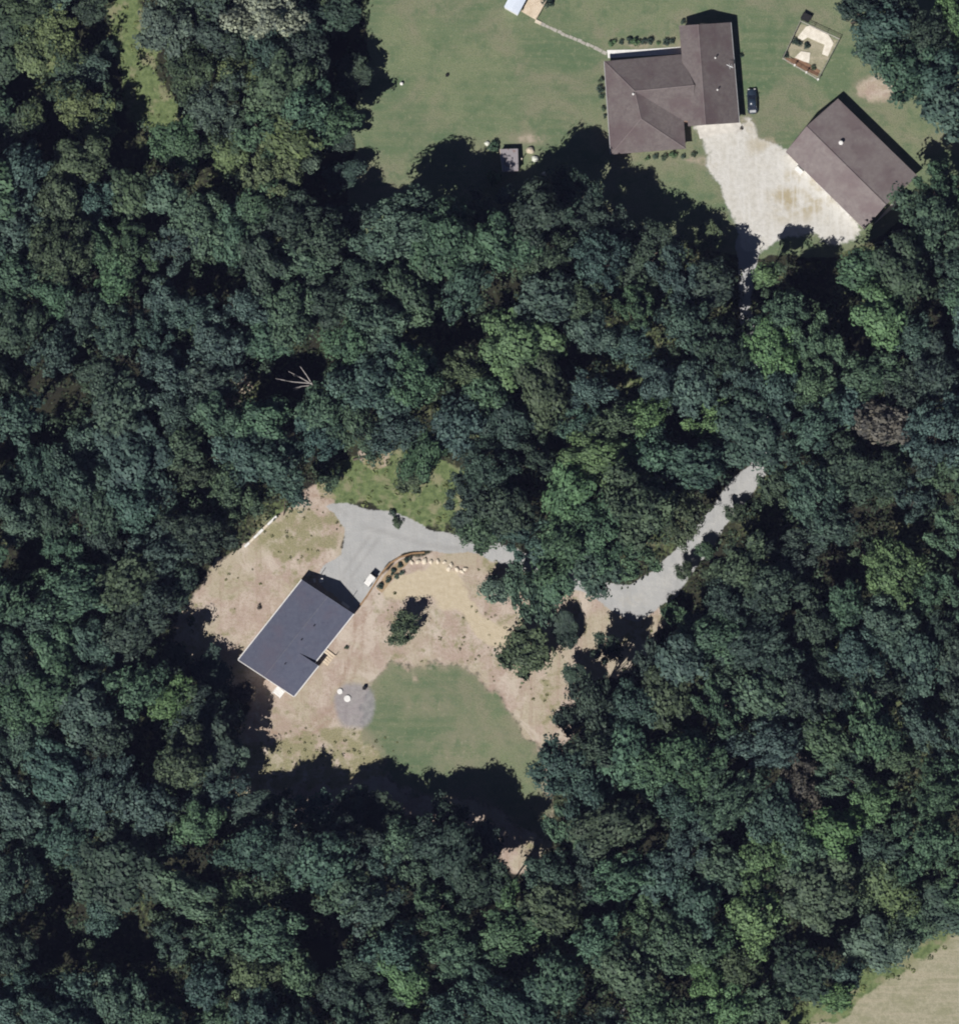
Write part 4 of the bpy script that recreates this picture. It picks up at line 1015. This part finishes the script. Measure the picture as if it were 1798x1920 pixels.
NSEEN = 0
OUTSIDE = []
def place_tree(px, py, rpx, hue, protos=None, h_mul=1.0, name='broadleaf_tree', label=None, group=None):
    global NSEEN
    rr = random.Random(int(px * 31 + py * 17))
    protos = protos or PROTO
    if protos is PROTO:
        cl = 0 if rpx < 40 else 1 if rpx < 56 else 2
        i = cl + 3 * rr.randrange(5)
    else: i = rr.randrange(len(protos))
    cm, tm, Rc, H = protos[i]
    s = rpx * M / (Rc * 1.02); zs = s ** .5 * rr.uniform(.86, 1.14) * h_mul
    if protos is PROTO and ((px < 470 and py < 300) or poly_sd(np.array([px]), np.array([py]), LOW_RIGHT)[0] > -30): zs *= .62
    if protos is PROTO: zs *= shade_limit(px, py, rpx, H * zs)
    h = H * zs
    base = at(px, py, h * .8); base.z = 0
    if hue is None:
        n = vnoise(np.array([px]), np.array([py]), 210, 9)[0] + rr.uniform(-.34, .34)
        lo = px < 480 and py < 330
        ladder = ['dark green', 'blue-green', 'dark green', 'blue-green', 'blue-green', 'mid green', 'mid green', 'blue-green', 'olive', 'bright green'] if not lo else ['olive', 'mid green', 'grey-green', 'yellow-green']
        hue = ladder[min(len(ladder) - 1, max(0, int((n + .6) / 1.2 * len(ladder))))]
    c = HUES[hue]; j = rr.uniform(.84, 1.18)
    colr = (c[0] * j * rr.uniform(.93, 1.08), c[1] * j, c[2] * j * rr.uniform(.9, 1.1), 1)
    o = empty(name, base, label or tree_label(px, py, rpx, hue, region(px, py)), 'tree', group or 'trees of the surrounding woods', rr.uniform(0, 6.283))
    e = rr.uniform(.82, 1.22); o.scale = (s * e, s / e, zs)
    for me, nm in ((tm, 'trunk'), (cm, 'crown')):
        ch = bpy.data.objects.new(nm, me); COL.objects.link(ch); ch.parent = o; ch.color = colr
    return o
woods_out = []
for (x, y, r, hue) in TREES:
    if x + r < 2 or x - r > 1796 or y + r < 2 or y - r > 1918: woods_out.append((x, y, r)); continue
    NSEEN += 1
    place_tree(x, y, r, hue)
print('TREES in frame', NSEEN, 'outside', len(woods_out))

def outer_woods():
    """the woods go on past the frame: one continuous mass"""
    rr = random.Random(77); pts = list(woods_out)
    for _ in range(2500):
        x, y, r = rr.uniform(-420, 2220), rr.uniform(-260, 2300), rr.choice((44, 52, 60))
        if -r - 6 < x < 1804 + r and -r - 6 < y < 1926 + r: continue
        if any((x - a) ** 2 + (y - b) ** 2 < (.85 * (r + c)) ** 2 for a, b, c in pts): continue
        if x > 640 and y < 300 and x < 1640: continue
        if x > 1480 and y > 1600: continue
        pts.append((x, y, r))
    Vs, Ts = [], []
    for x, y, r in pts:
        me, _, Rc, H = PROTO[2 + 3 * rr.randrange(5)]
        n = len(me.vertices); v = np.empty(n * 3, np.float32); me.vertices.foreach_get('co', v); v = v.reshape(-1, 4, 3)
        t = np.empty(len(v), np.float32); me.attributes['tint'].data.foreach_get('value', t)
        s = r * M / Rc; a = rr.uniform(0, 6.28); b = at(x, y, H * .8)
        v = v * np.array([s, s, s ** .5]); c, sn = math.cos(a), math.sin(a)
        w = np.stack([v[..., 0] * c - v[..., 1] * sn + b.x, v[..., 0] * sn + v[..., 1] * c + b.y, v[..., 2]], -1)
        k = rr.randrange(2); Vs.append(w[k::2]); Ts.append(t[k::2])
    V = np.concatenate(Vs); n = len(V)
    me = bpy.data.meshes.new('outer_woods'); me.vertices.add(4 * n); me.vertices.foreach_set('co', V.reshape(-1).astype(np.float32))
    me.loops.add(4 * n); me.loops.foreach_set('vertex_index', np.arange(4 * n, dtype=np.int32))
    me.polygons.add(n); me.polygons.foreach_set('loop_start', np.arange(0, 4 * n, 4, dtype=np.int32)); me.update(calc_edges=True)
    me.attributes.new('tint', 'FLOAT', 'FACE').data.foreach_set('value', np.concatenate(Ts)); me.materials.append(MAT['leaf'])
    o = bpy.data.objects.new('outer_woods', me); COL.objects.link(o); o.color = (*HUES['blue-green'], 1)
    tag(o, 'continuous woods going on past the edges of the photo', 'woods', kind='stuff')
outer_woods()

# low trees filling in under the edge of the woods
for x, y, r, hue, f in ((398, 1268, 42, 'dark green', .55), (412, 1345, 42, 'dark green', .6), (425, 1410, 38, 'blue-green', .6), (470, 1512, 36, 'dark green', .45), (530, 1520, 40, 'dark green', .45), (595, 1528, 38, 'blue-green', .45), (660, 1518, 40, 'dark green', .45), (715, 1532, 36, 'dark green', .45), (840, 1540, 38, 'dark green', .45), (900, 1575, 34, 'dark green', .6), (648, 420, 40, 'dark green', .6), (640, 330, 34, 'dark green', .55), (632, 262, 30, 'dark green', .55), (660, 140, 30, 'dark green', .6), (1142, 1216, 28, 'dark green', .8), (1218, 1248, 40, 'dark green', .7), (1060, 1178, 24, 'dark green', .75), (1300, 1180, 34, 'mid green', .7), (1040, 1100, 34, 'mid green', .6), (872, 985, 26, 'dark green', .5)):
    place_tree(x, y, r, hue, None, f, 'low_tree')
# scrubby trees standing in the yard
for x, y, r, hue, lab, nm in (
    (754, 1176, 31, 'olive', 'small ragged olive tree alone on the bare soil beside the grey house', 'scrub_tree'),
    (1000, 1112, 52, 'mid green', 'wide thin-crowned green tree on the right side of the sand patch', 'scrub_tree'),
    (930, 1105, 30, 'grey-green', 'thin grey-green tree at the right tip of the stone row', 'scrub_tree'),
    (985, 1222, 50, 'olive', 'open olive-coloured tree between the yard and the shaded driveway', 'scrub_tree'),
    (1284, 1070, 20, 'olive', 'thin olive tree over the upper bend of the pale gravel track', 'scrub_tree'),
    (1322, 1032, 18, 'mid green', 'small thin tree half hiding the pale gravel track', 'scrub_tree'),
    (1380, 962, 22, 'olive', 'thin olive tree at the ragged upper end of the gravel track', 'scrub_tree'),
    (1264, 1152, 24, 'mid green', 'thin tree at the lower bend, added to dapple the pale gravel track', 'scrub_tree'),  # added for the dappled shade it throws on the track
    (1332, 1080, 20, 'olive', 'small thin tree on the right verge, added to shade the pale gravel track', 'scrub_tree'),  # also put in to break up the sun on the track
    (1065, 1200, 22, 'dark green', 'slender dark tree casting a long shadow on the pink soil', 'scrub_tree'),
    (455, 1300, 24, 'russet', 'small reddish tree at the west corner of the grey house', 'scrub_tree'),
    (610, 885, 30, 'mid green', 'small green tree at the upper edge of the weedy bank', 'scrub_tree'),
    (770, 890, 34, 'olive', 'dark olive tree standing in the bright weeds above the gravel pad', 'scrub_tree')):
    place_tree(x, y, r, hue, SPARSE, .75 if r < 40 else .9, nm, lab, 'scrubby trees of the clearing')

# bushes
def shrub_proto(seed, rx, rz):
    C, N, S, T, big, rs = crown_data(seed, rx, rz, rz * .35, .8, .13, 0)
    return leaf_mesh('shrub', C, N, S, T, rs)
def small_bush(seed):
    rs = np.random.RandomState(seed); C, N, S, T = [], [], [], []
    for d in rand_dirs(rs, 9, 0):
        p = d * .55 * np.array([1, 1, .8]) + np.array([0, 0, .3]); r = rs.uniform(.28, .5); nl = 34
        dd = rand_dirs(rs, nl, -.5); C.append(p + dd * r * (.6 + .5 * rs.rand(nl))[:, None]); N.append(dd + rs.randn(nl, 3) * .4 + np.array([0, 0, .2]))
        S.append(.10 + .08 * rs.rand(nl)); T.append(np.clip(rs.rand() * .5 + rs.rand(nl) * .5, 0, 1))
    return leaf_mesh('bush', np.concatenate(C), np.concatenate(N), np.concatenate(S), np.concatenate(T), rs)
BUSH = [small_bush(500 + i) for i in range(4)]
ORD = ['first', 'second', 'third', 'fourth', 'fifth', 'sixth', 'seventh', 'eighth', 'ninth', 'tenth']
def bush(px, py, r, hue, label, group=None, zs=1.0):
    o = bpy.data.objects.new('bush', BUSH[int(px * 7 + py) % 4]); COL.objects.link(o)
    o.location = at(px, py, 0); o.rotation_euler = (0, 0, R.uniform(0, 6.28)); s = r * M; o.scale = (s, s, s * zs)
    c = HUES[hue]; o.color = (*c, 1)
    return tag(o, label, 'bush', group)
for i, (x, y, r) in enumerate(((713, 1099, 8), (728, 1087, 7), (737, 1073, 8), (750, 1060, 7), (765, 1049, 8), (754, 1075, 6), (744, 1081, 6))):
    bush(x, y, r, 'dark green' if i < 5 else 'grey-green', f'{ORD[i]} dark bush from the lower end of the mulch bed' if i < 5 else ('paler bush on the sand side of the mulch bed, upper one' if i == 5 else 'paler bush on the sand side of the mulch bed, lower one'), 'bushes in the mulch bed by the gravel pad')
for i, x in enumerate((1150, 1165, 1178, 1192, 1206, 1220, 1234, 1247, 1260)):
    bush(x + (i * 7) % 5 - 2, 80 - (i % 3) * 2, (9, 6, 8, 11, 7, 9, 5, 8, 7)[i], ('bright green', 'dark green', 'dark green')[i % 3], f'{ORD[i]} bush from the left in the row north of the white sidewalk', 'bushes north of the brown house')
for i, x in enumerate((1213, 1228, 1246, 1262, 1280, 1300)):
    bush(x, 297 - i % 2 * 3 - i, 6 + (i * 5) % 4, ('bright green', 'grey-green', 'olive')[i % 3], f'{ORD[i]} bush from the left along the south wall of the brown house', 'bushes south of the brown house')
for i, (x, y, r) in enumerate(((1126, 150, 7), (1125, 166, 9), (1127, 180, 7), (1132, 203, 6), (1134, 218, 5))):
    bush(x, y, r, ('olive', 'dark green', 'mid green')[i % 3], f'{ORD[i]} bush from the top along the west wall of the brown house', 'bushes west of the brown house')
for x, y, r, hue, lab in ((1497, 82, 8, 'dark green', 'round dark bush in the fenced garden, left of the oval one'), (1512, 86, 8, 'dark green', 'oval dark bush in the middle of the fenced garden'), (1489, 76, 7, 'dark green', 'dark bush against the left rail of the fenced garden'), (1473, 103, 7, 'dark green', 'grey-leaved bush in the left corner of the fenced garden'), (1525, 126, 6, 'olive', 'low bush in the dark mulch of the fenced garden'), (1026, 3, 14, 'dark green', 'round dark bush at the top of the photo beside the cream deck'), (1281, 40, 6, 'dark green', 'little bush at the north-west corner of the garage wing'), (1390, 103, 5, 'dark green', 'little bush against the east wall of the garage wing'), (925, 275, 14, 'mid green', 'leafy bush on the left of the rusty shed'), (925, 335, 18, 'bright green', 'bright bush below the left corner of the rusty shed'), (745, 980, 12, 'olive', 'dark bush on the upper edge of the gravel pad'), (735, 962, 8, 'dark green', 'small bush in the weeds above the gravel pad'), (486, 1138, 6, 'russet', 'small brown bush on the bare soil above the grey house'), (1390, 240, 4, 'russet', 'tiny brown bush at the garage corner by the car'), (358, 1165, 10, 'mid green', 'low bush at the west tip of the bare yard'), (650, 1215, 5, 'olive', 'little bush on the soil right of the grey house')):
    bush(x, y, r, hue, lab)

# ---------------------------------------------------------------- dead wood
def dead_tree(px, py, tips, z0, label, name='dead_tree', r=.16, trunk_z=9.0, lean=(0, 0)):
    b = at(px, py, trunk_z * .7); b.z = 0
    o = empty(name, b, label, 'dead tree')
    top = at(px + lean[0], py + lean[1], trunk_z)
    rr = random.Random(int(px))
    MB().tube(b, b.lerp(top, .5) + Vector((.1, .1, 0)), r * 1.5, r * 1.1).tube(b.lerp(top, .5) + Vector((.1, .1, 0)), top, r * 1.1, r * .5).build('trunk', MAT['dead_bark'], o)
    for dx, dy, dz, f in tips:
        s = b.lerp(top, f); e = Vector((s.x + dx * M, s.y - dy * M, s.z + dz)); mid = s.lerp(e, .5) + Vector((rr.uniform(-.2, .2), rr.uniform(-.2, .2), .2))
        MB().tube(s, mid, r * .7, r * .5, 6).tube(mid, e, r * .5, r * .2, 6).tube(mid, mid.lerp(e, .7) + Vector((rr.uniform(-.7, .7), rr.uniform(-.7, .7), .3)), r * .35, r * .1, 5).build('branch', MAT['dead_bark'], o)
dead_tree(590, 722, [(-66, -6, 3.0, .95), (-20, -28, 3.2, .9), (-44, -22, 2.5, .8), (-36, 8, 2.0, .7)], 0, 'bleached dead tree with bare branches in the dark gap amid the middle woods', trunk_z=13, lean=(-6, -4))
dead_tree(1452, 1316, [(-42, -10, 1.5, .95), (-36, 8, 1.5, .9), (-30, -22, 2, .8)], 0, 'bare grey dead tree amid the woods east of the yard', trunk_z=14, lean=(0, 0))
dead_tree(66, 1136, [(-24, -18, 1.5, .95), (-30, 14, 1.5, .9), (12, -8, 2, .9)], 0, 'bare forked dead tree near the left edge of the photo', trunk_z=15)
dead_tree(1168, 1900, [(6, -20, 2.0, .9), (-8, -6, 1.5, .7)], 0, 'white leaning dead trunk at the bottom of the photo', r=.2, trunk_z=12, lean=(12, -26))
dead_tree(392, 1874, [(8, -18, 1.0, .9), (-6, 6, 1.0, .8)], 0, 'curved white dead trunk in the dark woods at lower left', r=.2, trunk_z=12, lean=(2, -16))
o = empty('fallen_log', at(690, 856, .2), 'dark fallen log at the top of the weedy bank', 'log')
a, b = at(662, 862, .25), at(712, 850, .25); MB().tube(a, b, .22, .16, 8).build('stem', MAT['bark'], o)
MB().tube(a.lerp(b, .6), a.lerp(b, .6) + Vector((.9, .8, .4)), .09, .03, 6).build('limb', MAT['bark'], o)

# ---------------------------------------------------------------- weeds and undergrowth nobody could count
def ground_leaves(name, n, fn, label, seed, size, hz):
    rs = np.random.RandomState(seed); X = rs.uniform(-60, 1860, n * 4); Y = rs.uniform(-60, 1980, n * 4)
    keep = rs.rand(n * 4) < fn(X, Y); X, Y = X[keep][:n], Y[keep][:n]
    k = 12; m = len(X); rad = rs.uniform(.25, 1.0, m) ** 1.5 * size[1] + size[0]
    cx = np.repeat((X - 899) * M, k); cy = np.repeat((960 - Y) * M, k); rr_ = np.repeat(rad, k)
    d = rand_dirs(rs, m * k, 0.05)
    C = np.stack([cx + d[:, 0] * rr_, cy + d[:, 1] * rr_, d[:, 2] * rr_ * hz + .05], 1)
    me = leaf_mesh(name, C, d + rs.randn(m * k, 3) * .4 + np.array([0, 0, 1.1]), np.clip(rr_ * .42, .08, .3) * (.7 + .5 * rs.rand(m * k)), np.clip(np.repeat(rs.rand(m), k) * .7 + rs.rand(m * k) * .3, 0, 1), rs)
    o = bpy.data.objects.new(name, me); COL.objects.link(o)
    return tag(o, label, name.replace('_', ' '), kind='stuff')
def f_yard(X, Y):
    v = np.zeros_like(X)
    for cx, cy, rx, ry, k in ((560, 1000, 90, 50, .8), (620, 1420, 140, 60, 1), (500, 1440, 70, 60, .9), (440, 1100, 70, 50, .25), (880, 1190, 170, 60, .35), (740, 1160, 50, 60, .4), (1000, 1260, 100, 70, .35), (1190, 1190, 50, 40, .6), (950, 1060, 60, 30, .6), (990, 1550, 40, 80, .5), (440, 1490, 30, 60, 1.0), (1030, 1330, 34, 90, .8), (380, 1180, 50, 50, .3)):
        v = np.maximum(v, k * (ell_sd(X, Y, cx, cy, rx, ry) > 0))
    return v * (poly_sd(X, Y, PAD) < 0) * (np.hypot(X - 662, Y - 1322) > 45)
o = ground_leaves('yard_weeds', 2600, f_yard, 'scattered green weeds sprouting from the bare soil', 3, (.08, .26), .45); o.color = (.105, .115, .055, 1)
def f_under(X, Y):
    v = 1.0 * (poly_sd(X, Y, LAWN) < -4) * (poly_sd(X, Y, YARD) < 0) * (poly_sd(X, Y, FIELD) < 0) * (line_sd(X, Y, DRIVE) < 0) * (poly_sd(X, Y, PAD) < 0) * (poly_sd(X, Y, BACK_LAWN) < 0)
    v = v * (poly_sd(X, Y, WEEDS_N) < -4) * (poly_sd(X, Y, FIELD_EDGE) < 0) * (poly_sd(X, Y, UPPER_GLADE) < 0)
    return v * .5
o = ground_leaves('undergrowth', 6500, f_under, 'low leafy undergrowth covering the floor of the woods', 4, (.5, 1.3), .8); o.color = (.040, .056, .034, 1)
def f_bank(X, Y):
    v = np.maximum.reduce([(poly_sd(X, Y, WEEDS_N) > -10) * 1.0, (poly_sd(X, Y, UPPER_GLADE) > -10) * 1.0, (poly_sd(X, Y, UPPER_GLADE2) > -5) * 1.0, (poly_sd(X, Y, LOW_RIGHT) > 0) * 1.0, (poly_sd(X, Y, FIELD_EDGE) > -6) * (poly_sd(X, Y, FIELD) < 6) * 1.0])
    return v * (poly_sd(X, Y, PAD) < -3)
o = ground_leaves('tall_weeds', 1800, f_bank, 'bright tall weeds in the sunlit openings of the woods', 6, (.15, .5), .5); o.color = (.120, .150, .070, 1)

# half-grown trees under the canopy: one mass of foliage between the crowns
def understorey():
    rs = np.random.RandomState(12); n = 4300
    X = rs.uniform(-60, 1860, n * 3); Y = rs.uniform(-60, 1980, n * 3)
    ok = (poly_sd(X, Y, LAWN) < -34) & (poly_sd(X, Y, YARD) < -30) & (poly_sd(X, Y, FIELD_EDGE) < -8) & (poly_sd(X, Y, WEEDS_N) < -14) & (poly_sd(X, Y, PAD) < -24) & (poly_sd(X, Y, UPPER_GLADE) < -6) & (line_sd(X, Y, DRIVE[3:10]) < -12)
    for a, b, rx, ry in GAPS: ok &= np.hypot((X - a) / (rx + 4), (Y - b) / (ry + 4)) > 1
    X, Y = X[ok][:n], Y[ok][:n]; m = len(X); k = 42
    rad = rs.uniform(.8, 1.9, m); z = 2.5 + 11.0 * rs.rand(m) ** .8
    d = rand_dirs(rs, m * k, -.3); rr_ = np.repeat(rad, k) * rs.uniform(.55, 1.05, m * k)
    C = np.stack([np.repeat((X - 899) * M, k) + d[:, 0] * rr_, np.repeat((960 - Y) * M, k) + d[:, 1] * rr_, np.repeat(z, k) + d[:, 2] * rr_ * .8], 1)
    me = leaf_mesh('understorey', C, d + rs.randn(m * k, 3) * .4 + np.array([0, 0, .3]), rs.uniform(.2, .36, m * k), np.clip(np.repeat(rs.rand(m), k) * .7 + rs.rand(m * k) * .3, 0, 1), rs)
    o = bpy.data.objects.new('understorey', me); COL.objects.link(o); o.color = (.046, .074, .052, 1)
    tag(o, 'dark half-grown foliage filling the woods between the tall crowns', 'understorey', kind='stuff')
understorey()

# ---------------------------------------------------------------- air between the ground and the camera
def haze():
    g = bpy.data.materials.new('haze'); g.use_nodes = True; t = g.node_tree
    t.nodes.remove(t.nodes['Principled BSDF'])
    v = t.nodes.new('ShaderNodeVolumePrincipled'); v.inputs['Color'].default_value = (0.50, 0.54, 1.0, 1)
    v.inputs['Density'].default_value = HAZE; v.inputs['Anisotropy'].default_value = 0.0
    t.links.new(v.outputs[0], t.nodes['Material Output'].inputs['Volume'])
    o = MB().box((0, 0, 500), (2900, 2900, 1003)).build('haze', g); o['kind'] = 'stuff'; o['label'] = 'thin blue air between the ground and the camera'
HAZE = 2.1e-5
haze()
